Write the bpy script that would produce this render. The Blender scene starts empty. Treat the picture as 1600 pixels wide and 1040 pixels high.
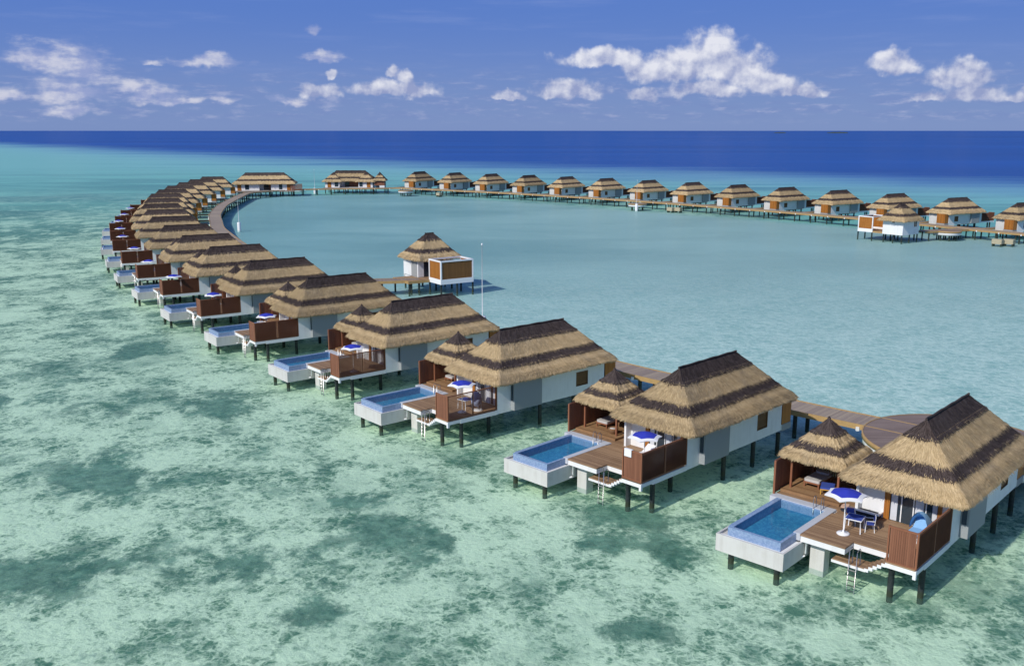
import bpy, math, random
from math import radians, sin, cos, pi, atan2, asin, hypot
from mathutils import Vector, Matrix

random.seed(7)
scene = bpy.context.scene
col = scene.collection

# ------------------------------------------------------------------ camera
CAM_H = 23.0
FPX = 1472.0                                   # focal length in photo pixels (1600 wide)
PITCH = 12.116
cam_data = bpy.data.cameras.new('camera')
cam_data.sensor_width = 36.0
cam_data.lens = FPX / 1600 * 36
cam_data.clip_start = 0.5
cam_data.clip_end = 200000
cam = bpy.data.objects.new('camera', cam_data)
cam.location = (0, 0, CAM_H)
cam.rotation_euler = (radians(90 - PITCH), 0, 0)
col.objects.link(cam)
scene.camera = cam
_C, _S = cos(radians(PITCH)), sin(radians(PITCH))
def ray(px, py):
    a = (px - 800) / FPX; b = (520 - py) / FPX
    return (a, _C + b * _S, -_S + b * _C)
def azel(px, py):
    d = ray(px, py)
    return math.degrees(atan2(d[0], d[1])), math.degrees(atan2(d[2], hypot(d[0], d[1])))
def ground(px, py, z=0.0):
    d = ray(px, py); t = (z - CAM_H) / d[2]
    return (d[0] * t, d[1] * t)

# ------------------------------------------------------------------ node helper
class G:
    """tiny expression helper over a node tree"""
    def __init__(s, tree): s.t = tree; s.n = tree.nodes; s.l = tree.links
    def new(s, typ, **kw):
        n = s.n.new(typ)
        for k, v in kw.items(): setattr(n, k, v)
        return n
    def put(s, inp, v):
        if isinstance(v, bpy.types.NodeSocket): s.l.new(v, inp)
        elif v is not None:
            try: inp.default_value = v
            except Exception:
                inp.default_value = tuple(v) + (1.0,) if hasattr(v, '__len__') and len(v) == 3 else v
    def m(s, op, a, b=None, c=None, clamp=False):
        n = s.new('ShaderNodeMath', operation=op, use_clamp=clamp)
        s.put(n.inputs[0], a)
        if b is not None: s.put(n.inputs[1], b)
        if c is not None: s.put(n.inputs[2], c)
        return n.outputs[0]
    def vm(s, op, a, b=None, scale=None):
        n = s.new('ShaderNodeVectorMath', operation=op)
        s.put(n.inputs[0], a)
        if b is not None: s.put(n.inputs[1], b)
        if scale is not None: s.put(n.inputs['Scale'], scale)
        return n.outputs['Value'] if op in ('LENGTH', 'DOT_PRODUCT', 'DISTANCE') else n.outputs[0]
    def mapr(s, v, a, b, c=0.0, d=1.0, smooth=True):
        n = s.new('ShaderNodeMapRange', interpolation_type='SMOOTHSTEP' if smooth else 'LINEAR')
        s.put(n.inputs[0], v)
        for i, x in zip((1, 2, 3, 4), (a, b, c, d)): s.put(n.inputs[i], x)
        return n.outputs[0]
    def mix(s, f, a, b, blend='MIX'):
        n = s.new('ShaderNodeMix', data_type='RGBA', blend_type=blend)
        s.put(n.inputs[0], f); s.put(n.inputs[6], a if not isinstance(a, tuple) else a + (1.0,)); s.put(n.inputs[7], b if not isinstance(b, tuple) else b + (1.0,))
        return n.outputs[2]
    def noise(s, vec, scale, detail=3.0, rough=0.5, dist=0.0, typ=None, dim='3D'):
        n = s.new('ShaderNodeTexNoise', noise_dimensions=dim)
        if typ: n.noise_type = typ
        s.put(n.inputs['Vector'], vec); n.inputs['Scale'].default_value = scale
        n.inputs['Detail'].default_value = detail; n.inputs['Roughness'].default_value = rough
        n.inputs['Distortion'].default_value = dist
        return n.outputs[0]
    def vor(s, vec, scale, feature='F1', smooth=None):
        n = s.new('ShaderNodeTexVoronoi', feature=feature)
        s.put(n.inputs['Vector'], vec); n.inputs['Scale'].default_value = scale
        return n.outputs[0]
    def xyz(s, v):
        n = s.new('ShaderNodeSeparateXYZ'); s.put(n.inputs[0], v); return n.outputs
    def comb(s, x, y, z):
        n = s.new('ShaderNodeCombineXYZ')
        for i, q in enumerate((x, y, z)): s.put(n.inputs[i], q)
        return n.outputs[0]

# ------------------------------------------------------------------ world: sky and clouds
SUN_EL, SUN_AZ_TRAVEL = 38.0, 45.0             # light travels towards world angle 45 deg (from +X)
world = bpy.data.worlds.new('World'); scene.world = world
world.use_nodes = True
W = G(world.node_tree); W.n.clear()
sky = W.new('ShaderNodeTexSky', sky_type='NISHITA')
sky.sun_disc = False
sky.sun_elevation = radians(SUN_EL)
sky.sun_rotation = radians(225.0)              # behind the camera on the left
sky.altitude = 20; sky.air_density = 1.0; sky.dust_density = 0.1; sky.ozone_density = 4.0
SKY_STR = 0.11
tc = W.new('ShaderNodeTexCoord')
dx, dy, dz = W.xyz(tc.outputs['Generated'])
az = W.m('MULTIPLY', W.m('ARCTAN2', dx, dy), 57.29578)
el = W.m('MULTIPLY', W.m('ARCSINE', dz), 57.29578)
elc = W.m('MAXIMUM', el, 0.0)
skycol = W.mix(1.0, sky.outputs[0], (0.84, 0.90, 1.12), 'MULTIPLY')
# clear tropical air: low part of the sky keeps its blue
lowf = W.mapr(elc, 8.0, 26.0, 1.0, 0.0)
skycol = W.mix(W.m('MULTIPLY', lowf, 0.95), skycol,
               W.mix(W.mapr(elc, 0.0, 7.5), (1.62, 2.42, 4.85), (0.88, 1.80, 5.1)))
P = W.comb(az, el, 0.0)
warp = W.vm('SCALE', W.vm('SUBTRACT', W.new('ShaderNodeTexNoise').outputs[1], (0.5, 0.5, 0.5)), scale=1.0)
wn = W.n[-3] if False else None
nz = W.new('ShaderNodeTexNoise'); W.put(nz.inputs['Vector'], P); nz.inputs['Scale'].default_value = 0.9; nz.inputs['Detail'].default_value = 5
warp = W.vm('SCALE', W.vm('SUBTRACT', nz.outputs[1], (0.5, 0.5, 0.5)), scale=1.1)
Pw = W.vm('ADD', P, warp)
wx, wy, _ = W.xyz(Pw)
# puffs: (px, py of the base centre, half width px, height px, slant)
def blobfield(blobs):
    f = None
    for px, py, rw, rh in blobs:
        u, v = azel(px, py)
        su = rw / 1600 * 57.0; sv = rh / 26.0
        a = W.m('MULTIPLY', W.m('SUBTRACT', wx, u), 1 / su)
        b = W.m('MULTIPLY', W.m('SUBTRACT', wy, v), 1 / sv)
        # flat base: the lower half falls off twice as fast
        b = W.m('MULTIPLY', b, W.m('ADD', 1.0, W.m('MULTIPLY', W.m('LESS_THAN', b, 0.0), 0.9)))
        r = W.m('SQRT', W.m('ADD', W.m('MULTIPLY', a, a), W.m('MULTIPLY', b, b)))
        g = W.m('SUBTRACT', 1.0, r)
        f = g if f is None else W.m('SMOOTH_MAX', f, g, 0.18)
    return f
solid = [(1100, 100, 66, 52), (1160, 112, 55, 40), (1035, 112, 80, 33), (940, 96, 82, 22), (1095, 142, 70, 20),
         (1205, 132, 50, 22), (1250, 146, 36, 16), (885, 145, 72, 22), (1000, 150, 34, 14),
         (1402, 102, 40, 24), (1505, 122, 56, 26), (1530, 148, 52, 20), (1445, 154, 28, 12),
         (600, 142, 56, 20), (645, 142, 44, 20), (613, 115, 13, 14), (630, 122, 16, 16), (498, 146, 36, 16), (518, 118, 12, 10),
         (1596, 150, 26, 12), (790, 152, 36, 9)]
n1 = W.noise(P, 0.70, 8.0, 0.52)
n2 = W.noise(W.vm('ADD', P, (-0.22, 0.36, 0.0)), 0.70, 8.0, 0.52)
fld = blobfield(solid)
dens = W.mapr(W.m('ADD', fld, W.m('MULTIPLY', W.m('SUBTRACT', n1, 0.5), 1.6)), -0.08, 0.46)
thick = W.mapr(W.m('ADD', fld, W.m('MULTIPLY', W.m('SUBTRACT', n1, 0.5), 1.7)), 0.2, 1.0)
relief = W.m('MULTIPLY', W.m('SUBTRACT', n1, n2), 3.2)
# height above the cloud base darkens the foot
base_el = azel(1000, 152)[1]
topness = W.mapr(el, base_el - 0.1, base_el + 3.0)
lit = W.m('ADD', W.m('ADD', W.m('MULTIPLY', topness, 0.50), 0.27), W.m('SUBTRACT', relief, W.m('MULTIPLY', thick, 0.06)), clamp=True)
cloudcol = W.mix(lit, (2.7, 3.2, 5.3), (7.2, 7.3, 8.0))
# soft veils on the left and a low band of broken cloud over the horizon
veil = [(95, 98, 85, 34), (132, 116, 46, 44), (55, 98, 60, 22), (118, 148, 80, 26), (235, 150, 62, 18), (205, 138, 34, 12), (325, 98, 80, 12),
        (490, 45, 16, 12), (270, 160, 60, 10), (110, 175, 60, 16), (15, 150, 30, 14), (350, 158, 30, 9), (450, 158, 40, 10), (235, 100, 16, 6), (500, 92, 50, 12)]
fv = blobfield(veil)
nv = W.noise(W.vm('MULTIPLY', P, (0.55, 1.5, 1.0)), 0.9, 8.0, 0.58)
veild = W.m('MULTIPLY', W.mapr(W.m('ADD', fv, W.m('MULTIPLY', W.m('SUBTRACT', nv, 0.5), 2.0)), -0.1, 0.8), 0.80)
veilcol = W.mix(W.mapr(W.m('ADD', nv, W.m('MULTIPLY', relief, 0.3)), 0.35, 0.75), (3.0, 3.5, 5.8), (6.4, 6.4, 7.2))
nb = W.noise(W.vm('MULTIPLY', P, (0.30, 1.6, 1.0)), 1.3, 7.0, 0.6)
band = W.m('MULTIPLY', W.m('MULTIPLY', W.mapr(el, 0.2, 1.0), W.mapr(el, 4.4, 1.8)), W.mapr(nb, 0.42, 0.62))
bandcol = W.mix(W.mapr(W.noise(W.vm('MULTIPLY', P, (0.5, 2.0, 1.0)), 1.6, 7.0, 0.6), 0.45, 0.7), (1.75, 2.45, 4.9), (4.3, 4.6, 6.4))
c0 = W.mix(W.m('MULTIPLY', band, 0.50), skycol, bandcol)
hs = W.m('MULTIPLY', W.mapr(W.noise(W.vm('MULTIPLY', P, (0.12, 1.2, 1.0)), 0.9, 6.0, 0.6), 0.5, 0.8), W.mapr(el, 2.5, 4.5))
c0 = W.mix(W.m('MULTIPLY', hs, 0.16), c0, (4.0, 4.6, 7.0))
c1 = W.mix(veild, c0, veilcol)
c2 = W.mix(W.m('MULTIPLY', dens, 0.96), c1, cloudcol)
bg = W.new('ShaderNodeBackground'); W.put(bg.inputs[0], c2); bg.inputs[1].default_value = SKY_STR
wo = W.new('ShaderNodeOutputWorld'); W.l.new(bg.outputs[0], wo.inputs[0])

# ------------------------------------------------------------------ sun
sun_d = bpy.data.lights.new('sun', 'SUN'); sun_d.energy = 3.85; sun_d.angle = radians(0.53); sun_d.color = (1.0, 0.955, 0.88)
sun = bpy.data.objects.new('sun', sun_d); col.objects.link(sun)
_a = radians(SUN_AZ_TRAVEL); _e = radians(SUN_EL)
sdir = Vector((cos(_a) * cos(_e), sin(_a) * cos(_e), -sin(_e)))
sun.rotation_euler = sdir.to_track_quat('-Z', 'Y').to_euler()
sun.location = (-40, -40, 60)

# ------------------------------------------------------------------ render settings
scene.view_settings.view_transform = 'Standard'; scene.view_settings.look = 'None'
scene.view_settings.exposure = 0.0; scene.view_settings.gamma = 1.0
scene.render.engine = 'CYCLES'
scene.cycles.max_bounces = 8; scene.cycles.transparent_max_bounces = 12
scene.cycles.use_denoising = True

# ------------------------------------------------------------------ materials
MATS = {}
def mat(name, rgb, rough=0.7, var=0.12, scale=3.0, bump=0.0, bscale=20.0, spec=0.3, metal=0.0, build=None):
    if name in MATS: return MATS[name]
    m = bpy.data.materials.new(name); m.use_nodes = True
    g = G(m.node_tree); b = g.n['Principled BSDF']
    b.inputs['Roughness'].default_value = rough; b.inputs['Metallic'].default_value = metal
    b.inputs['Specular IOR Level'].default_value = spec
    t = g.new('ShaderNodeTexCoord').outputs['Object']
    if build: build(g, b, t)
    else:
        n = g.noise(t, scale, 5.0, 0.6)
        f = g.m('ADD', 1.0 - var, g.m('MULTIPLY', n, 2 * var))
        c = g.vm('SCALE', tuple(rgb), scale=f)
        g.put(b.inputs['Base Color'], c)
        if bump:
            bn = g.new('ShaderNodeBump'); bn.inputs['Strength'].default_value = bump; bn.inputs['Distance'].default_value = 0.02
            g.put(bn.inputs['Height'], g.noise(t, bscale, 4.0)); g.put(b.inputs['Normal'], bn.outputs[0])
    MATS[name] = m; return m

def b_plaster(rgb, stain):
    def f(g, b, t):
        n = g.noise(t, 0.8, 6.0, 0.65)
        x, y, z = g.xyz(t)
        st = g.noise(g.comb(g.m('MULTIPLY', g.m('ADD', x, y), 3.0), 0.0, g.m('MULTIPLY', z, 0.35)), 1.0, 5.0, 0.7)
        k = g.mapr(g.m('ADD', g.m('MULTIPLY', st, 0.6), g.m('MULTIPLY', n, 0.5)), 0.48, 0.78)
        g.put(b.inputs['Base Color'], g.mix(g.m('MULTIPLY', k, stain), tuple(rgb), (0.38, 0.35, 0.30)))
        bn = g.new('ShaderNodeBump'); bn.inputs['Strength'].default_value = 0.25; bn.inputs['Distance'].default_value = 0.01
        g.put(bn.inputs['Height'], g.noise(t, 14.0, 4.0)); g.put(b.inputs['Normal'], bn.outputs[0])
    return f
M_white = mat('white_render', (0.80, 0.80, 0.79), 0.75, build=b_plaster((0.80, 0.80, 0.79), 0.22))
M_conc = mat('painted_concrete', (0.62, 0.61, 0.58), 0.8, build=b_plaster((0.60, 0.59, 0.56), 0.40))
M_grey = mat('grey_cladding', (0.30, 0.32, 0.33), 0.7, build=b_plaster((0.30, 0.315, 0.32), 0.15))

def b_boards(c1, c2, w, axis, rough=0.6, gap=0.06, lines=True):
    def f(g, b, t):
        x, y, z = g.xyz(t)
        k = {'x': x, 'y': y, 'z': z, 'xy': g.m('ADD', x, y)}[axis]
        s = g.m('MULTIPLY', k, 1.0 / w)
        idx = g.m('FLOOR', s); fr = g.m('FRACT', s)
        wn = g.new('ShaderNodeTexWhiteNoise', noise_dimensions='1D'); g.put(wn.inputs['W'], idx)
        r = wn.outputs[0]
        if axis == 'x': sv = g.comb(g.m('MULTIPLY', x, 9.0), g.m('MULTIPLY', y, 0.9), g.m('MULTIPLY', idx, 3.7))
        elif axis == 'y': sv = g.comb(g.m('MULTIPLY', x, 0.9), g.m('MULTIPLY', y, 9.0), g.m('MULTIPLY', idx, 3.7))
        else: sv = g.comb(g.m('MULTIPLY', x, 6.0), g.m('MULTIPLY', y, 6.0), g.m('MULTIPLY', z, 0.8))
        n = g.noise(sv, 1.2, 6.0, 0.65)
        big = g.noise(t, 0.45, 4.0, 0.6)
        mixf = g.m('ADD', g.m('ADD', g.m('MULTIPLY', r, 0.35), g.m('MULTIPLY', n, 0.5)), g.m('MULTIPLY', big, 0.6))
        c = g.mix(g.mapr(mixf, 0.35, 1.1), tuple(c1), tuple(c2))
        edge = g.m('LESS_THAN', fr, gap)
        g.put(b.inputs['Base Color'], g.mix(g.m('MULTIPLY', edge, 0.65), c, (0.02, 0.012, 0.008)))
        bn = g.new('ShaderNodeBump'); bn.inputs['Strength'].default_value = 0.4; bn.inputs['Distance'].default_value = 0.01
        g.put(bn.inputs['Height'], g.m('ADD', n, g.m('MULTIPLY', edge, -1.0))); g.put(b.inputs['Normal'], bn.outputs[0])
    return f
M_deck = mat('deck_timber', 0, 0.62, build=b_boards((0.41, 0.265, 0.150), (0.20, 0.115, 0.062), 0.14, 'x'))
M_deck2 = mat('deck_timber_raised', 0, 0.6, build=b_boards((0.38, 0.23, 0.115), (0.20, 0.105, 0.048), 0.14, 'x'))
M_walk = mat('boardwalk_timber', 0, 0.7, build=b_boards((0.30, 0.235, 0.19), (0.20, 0.15, 0.12), 0.16, 'x', gap=0.0))
M_screen = mat('screen_timber', 0, 0.55, build=b_boards((0.27, 0.115, 0.065), (0.18, 0.072, 0.040), 0.11, 'xy', gap=0.08))
M_fin = mat('louvre_timber', (0.15, 0.055, 0.030), 0.55, 0.25, 2.0)
M_post = mat('post_timber', (0.26, 0.105, 0.055), 0.55, 0.2, 4.0)
M_orange = mat('orange_timber', 0, 0.5, build=b_boards((0.48, 0.19, 0.035), (0.32, 0.115, 0.02), 0.12, 'xy', gap=0.10))
M_brown = mat('shutter_timber', 0, 0.6, build=b_boards((0.20, 0.10, 0.035), (0.13, 0.06, 0.02), 0.09, 'z', gap=0.15))
M_orange_shade = mat('shaded_orange_slats', 0, 0.6, build=b_boards((0.27, 0.125, 0.035), (0.17, 0.075, 0.022), 0.095, 'xy', gap=0.15))  # orange timber darkened: shade on the terrace front put into the colour
M_fascia = mat('fascia_timber', (0.40, 0.26, 0.11), 0.6, 0.25, 2.5)
def b_pile(g, b, t):
    x, y, z = g.xyz(t); n = g.noise(t, 5.0, 5.0, 0.7)
    c = g.mix(g.mapr(n, 0.3, 0.7), (0.022, 0.028, 0.030), (0.050, 0.058, 0.058))
    tide = g.mapr(g.m('ADD', z, g.m('MULTIPLY', n, -0.35)), 0.30, 0.05)
    g.put(b.inputs['Base Color'], g.mix(g.m('MULTIPLY', tide, 0.8), c, (0.035, 0.045, 0.022))); b.inputs['Roughness'].default_value = 0.65
M_pile = mat('dark_pile', 0, 0.65, build=b_pile)
M_steel = mat('steel', (0.36, 0.35, 0.34), 0.28, 0.05, 8.0, metal=0.9)
M_whitep = mat('white_paint', (0.82, 0.82, 0.82), 0.4, 0.05, 6.0)
M_blue = mat('blue_fabric', (0.032, 0.045, 0.40), 0.75, 0.15, 3.0)
M_blueseat = mat('blue_mesh_fabric', (0.045, 0.08, 0.33), 0.7, 0.15, 9.0)
M_sky = mat('pale_blue_fabric', (0.25, 0.47, 0.72), 0.75, 0.12, 4.0)
M_canvas = mat('white_canvas', (0.80, 0.79, 0.78), 0.8, 0.06, 4.0)
M_cush = mat('grey_cushion', (0.50, 0.48, 0.46), 0.9, 0.12, 5.0)
M_yellow = mat('yellow_timber', (0.60, 0.34, 0.05), 0.5, 0.1, 5.0)
M_rattan = mat('rattan', (0.22, 0.12, 0.06), 0.8, 0.4, 30.0)
M_cream = mat('cream_tank', (0.42, 0.37, 0.25), 0.7, 0.15, 3.0)
M_curtain = mat('curtain', (0.62, 0.64, 0.68), 0.9, 0.15, 3.0)
M_dark = mat('dark_interior', (0.035, 0.035, 0.04), 0.8, 0.3, 2.0)
M_green = mat('islet_scrub', (0.05, 0.07, 0.06), 0.9, 0.3, 0.02)
def b_glass(g, b, t):
    g.put(b.inputs['Base Color'], (0.03, 0.045, 0.06, 1.0)); b.inputs['Roughness'].default_value = 0.05
    b.inputs['Specular IOR Level'].default_value = 0.6
M_glass = mat('window_glass', 0, 0.05, build=b_glass)
def b_tile(g, b, t):
    br = g.vor(g.vm('SCALE', t, scale=1.0), 11.0, 'F1')
    wn = g.new('ShaderNodeTexVoronoi', feature='F1'); g.put(wn.inputs['Vector'], t); wn.inputs['Scale'].default_value = 11.0
    r = g.xyz(wn.outputs['Color'])[0]
    n = g.noise(t, 1.2, 3.0)
    c = g.mix(g.m('ADD', g.m('MULTIPLY', r, 0.75), g.m('MULTIPLY', n, 0.3), clamp=True), (0.17, 0.26, 0.42), (0.30, 0.40, 0.55))
    g.put(b.inputs['Base Color'], c); b.inputs['Roughness'].default_value = 0.25
M_tile = mat('blue_mosaic', 0, 0.25, build=b_tile)
def b_basin(g, b, t):
    wn = g.new('ShaderNodeTexVoronoi', feature='F1'); g.put(wn.inputs['Vector'], t); wn.inputs['Scale'].default_value = 9.0
    r = g.xyz(wn.outputs['Color'])[0]
    g.put(b.inputs['Base Color'], g.mix(g.mapr(g.m('ADD', g.m('MULTIPLY', r, 0.5), g.m('MULTIPLY', g.noise(t, 2.5, 4.0), 0.6)), 0.3, 0.9), (0.03, 0.20, 0.38), (0.075, 0.33, 0.50)))
M_basin = mat('pool_basin_mosaic', 0, 0.4, build=b_basin)
def b_coping(g, b, t):
    n = g.noise(t, 6.0, 6.0, 0.7)
    g.put(b.inputs['Base Color'], g.mix(n, (0.40, 0.43, 0.47), (0.62, 0.63, 0.65)))
M_coping = mat('stone_coping', 0, 0.6, build=b_coping)

def water_mat(name, tint, kspec, rough, bumps, milk=0.0, milkc=(0.3, 0.55, 0.5), cap=1.0):
    m = bpy.data.materials.new(name); m.use_nodes = True
    g = G(m.node_tree); g.n.clear()
    pos = g.new('ShaderNodeNewGeometry').outputs['Position']
    h = None
    for sc, amp, st in bumps:
        v = g.vm('MULTIPLY', pos, st)
        nn = g.m('MULTIPLY', g.noise(v, sc, 3.0, 0.55, 0.4), amp)
        h = nn if h is None else g.m('ADD', h, nn)
    bn = g.new('ShaderNodeBump'); bn.inputs['Strength'].default_value = 1.0; bn.inputs['Distance'].default_value = 1.0
    g.put(bn.inputs['Height'], h)
    fr = g.new('ShaderNodeFresnel'); fr.inputs[0].default_value = 1.33; g.put(fr.inputs['Normal'], bn.outputs[0])
    gl = g.new('ShaderNodeBsdfGlossy'); gl.inputs['Roughness'].default_value = rough; g.put(gl.inputs['Normal'], bn.outputs[0])
    tr = g.new('ShaderNodeBsdfTransparent'); tr.inputs[0].default_value = tint + (1,)
    mx = g.new('ShaderNodeMixShader')
    body = tr.outputs[0]
    if milk:
        df = g.new('ShaderNodeBsdfDiffuse'); df.inputs[0].default_value = milkc + (1,)
        mm = g.new('ShaderNodeMixShader'); mm.inputs[0].default_value = milk; g.l.new(tr.outputs[0], mm.inputs[1]); g.l.new(df.outputs[0], mm.inputs[2]); body = mm.outputs[0]
    g.put(mx.inputs[0], g.m('MINIMUM', g.m('MULTIPLY', fr.outputs[0], kspec), cap)); g.l.new(body, mx.inputs[1]); g.l.new(gl.outputs[0], mx.inputs[2])
    out = g.new('ShaderNodeOutputMaterial'); g.l.new(mx.outputs[0], out.inputs[0])
    return m
M_water = water_mat('sea_water', (0.90, 0.985, 0.965), 0.45, 0.12,
                    [(0.55, 0.10, (1.0, 1.0, 1.0)), (2.2, 0.050, (1.0, 1.25, 1.0)), (7.0, 0.012, (1, 1, 1))], 0.14, (0.19, 0.38, 0.32), 0.11)
M_poolw = water_mat('pool_water', (0.80, 0.93, 0.96), 0.9, 0.03, [(2.0, 0.012, (1, 1, 1)), (7.0, 0.004, (1, 1, 1))], 0.0, (0, 0, 0), 0.13)

# ---- thatch: colours from a per-face attribute so the strands carry the band they are tied in
def b_thatch(g, b, t):
    at = g.new('ShaderNodeAttribute', attribute_name='band').outputs['Fac']
    rn = g.new('ShaderNodeAttribute', attribute_name='rnd').outputs['Fac']
    n = g.noise(t, 1.1, 5.0, 0.6); f = g.noise(t, 16.0, 4.0, 0.7)
    k = g.m('ADD', g.m('ADD', g.m('MULTIPLY', rn, 0.55), g.m('MULTIPLY', n, 0.35)), g.m('MULTIPLY', f, 0.35))
    light = g.mix(g.mapr(k, 0.25, 1.0), (0.39, 0.280, 0.145), (0.66, 0.500, 0.285))
    dark = g.mix(g.mapr(k, 0.25, 1.0), (0.035, 0.025, 0.023), (0.115, 0.088, 0.080))
    oi = g.new('ShaderNodeObjectInfo').outputs['Random']
    age = g.m('ADD', 0.84, g.m('MULTIPLY', oi, 0.26))
    weather = g.mapr(g.noise(g.vm('ADD', t, g.comb(g.m('MULTIPLY', oi, 37.0), 0.0, 0.0)), 0.5, 5.0, 0.65), 0.48, 0.75)
    base = g.mix(g.m('MULTIPLY', weather, 0.35), g.mix(at, light, dark), g.mix(at, (0.30, 0.25, 0.19), (0.12, 0.10, 0.09)))
    g.put(b.inputs['Base Color'], g.vm('SCALE', base, scale=age)); b.inputs['Roughness'].default_value = 0.85
    b.inputs['Specular IOR Level'].default_value = 0.15
    bn = g.new('ShaderNodeBump'); bn.inputs['Strength'].default_value = 0.6; bn.inputs['Distance'].default_value = 0.04
    g.put(bn.inputs['Height'], g.noise(t, 11.0, 5.0, 0.7)); g.put(b.inputs['Normal'], bn.outputs[0])
M_thatch = mat('thatch', 0, 0.9, build=b_thatch)

# ------------------------------------------------------------------ mesh builder
class MB:
    def __init__(s): s.v = []; s.f = []; s.mi = []; s.band = []; s.rnd = []; s.smooth = []
    def face(s, idx, mi=0, band=0.0, rnd=0.5, smooth=False):
        s.f.append(idx); s.mi.append(mi); s.band.append(band); s.rnd.append(rnd); s.smooth.append(smooth)
    def quad(s, a, b, c, d, mi=0, **k):
        n = len(s.v); s.v += [a, b, c, d]; s.face((n, n + 1, n + 2, n + 3), mi, **k)
    def box(s, x0, x1, y0, y1, z0, z1, mi=0, bev=0.0):
        if bev > 0:
            return s.prism([(x0 + bev, y0), (x1 - bev, y0), (x1, y0 + bev), (x1, y1 - bev), (x1 - bev, y1), (x0 + bev, y1), (x0, y1 - bev), (x0, y0 + bev)], z0, z1, mi)
        n = len(s.v)
        s.v += [(x0, y0, z0), (x1, y0, z0), (x1, y1, z0), (x0, y1, z0), (x0, y0, z1), (x1, y0, z1), (x1, y1, z1), (x0, y1, z1)]
        for q in ((0, 3, 2, 1), (4, 5, 6, 7), (0, 1, 5, 4), (1, 2, 6, 5), (2, 3, 7, 6), (3, 0, 4, 7)): s.face(tuple(n + i for i in q), mi)
    def prism(s, pts, z0, z1, mi=0):
        n = len(s.v); k = len(pts)
        s.v += [(p[0], p[1], z0) for p in pts] + [(p[0], p[1], z1) for p in pts]
        s.face(tuple(n + i for i in reversed(range(k))), mi); s.face(tuple(n + k + i for i in range(k)), mi)
        for i in range(k):
            j = (i + 1) % k; s.face((n + i, n + j, n + k + j, n + k + i), mi)
    def tube(s, pts, r, seg=8, mi=0, cap=True, r1=None):
        pts = [Vector(p) for p in pts]; rings = []
        for i, p in enumerate(pts):
            d = (pts[min(i + 1, len(pts) - 1)] - pts[max(i - 1, 0)]).normalized()
            up = Vector((0, 0, 1)) if abs(d.z) < 0.95 else Vector((1, 0, 0))
            a = d.cross(up).normalized(); b = d.cross(a).normalized()
            rr = r if r1 is None else r + (r1 - r) * i / (len(pts) - 1)
            n = len(s.v)
            s.v += [tuple(p + a * (rr * cos(2 * pi * k / seg)) + b * (rr * sin(2 * pi * k / seg))) for k in range(seg)]
            rings.append(n)
        for i in range(len(rings) - 1):
            for k in range(seg):
                k2 = (k + 1) % seg
                s.face((rings[i] + k, rings[i] + k2, rings[i + 1] + k2, rings[i + 1] + k), mi, smooth=True)
        if cap:
            s.face(tuple(rings[0] + k for k in range(seg)), mi); s.face(tuple(rings[-1] + k for k in reversed(range(seg))), mi)
    def lathe(s, prof, cx, cy, seg=16, mi=0):
        n = len(s.v); k = len(prof)
        for i in range(seg):
            a = 2 * pi * i / seg
            s.v += [(cx + r * cos(a), cy + r * sin(a), z) for r, z in prof]
        for i in range(seg):
            j = (i + 1) % seg
            for q in range(k - 1): s.face((n + i * k + q, n + j * k + q, n + j * k + q + 1, n + i * k + q + 1), mi, smooth=True)
    def mesh(s, name, mats, attrs=False):
        me = bpy.data.meshes.new(name); me.from_pydata(s.v, [], s.f); me.update()
        for m in (mats if isinstance(mats, (list, tuple)) else [mats]): me.materials.append(m)
        me.polygons.foreach_set('material_index', s.mi)
        me.polygons.foreach_set('use_smooth', s.smooth)
        if attrs:
            for nm, d in (('band', s.band), ('rnd', s.rnd)):
                a = me.attributes.new(nm, 'FLOAT', 'FACE'); a.data.foreach_set('value', d)
        return me
    def build(s, name, mats, parent=None, attrs=False):
        o = bpy.data.objects.new(name, s.mesh(name, mats, attrs)); col.objects.link(o)
        if parent: o.parent = parent
        return o

def tag(o, label=None, cat=None, group=None, kind=None):
    if label: o['label'] = label
    if cat: o['category'] = cat
    if group: o['group'] = group
    if kind: o['kind'] = kind
    return o
def empty(name, loc=(0, 0, 0), rz=0.0):
    o = bpy.data.objects.new(name, None); o.location = loc; o.rotation_euler = (0, 0, rz); o.empty_display_size = 0.5
    col.objects.link(o); return o
def copy_tree(o, parent=None, skip=()):
    c = o.copy(); col.objects.link(c)
    if parent: c.parent = parent
    for ch in KIDS.get(o.name, [q for q in o.children]):
        if ch.name.split('.')[0] in skip: continue
        copy_tree(ch, c, skip)
    return c
KIDS = {}

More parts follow.
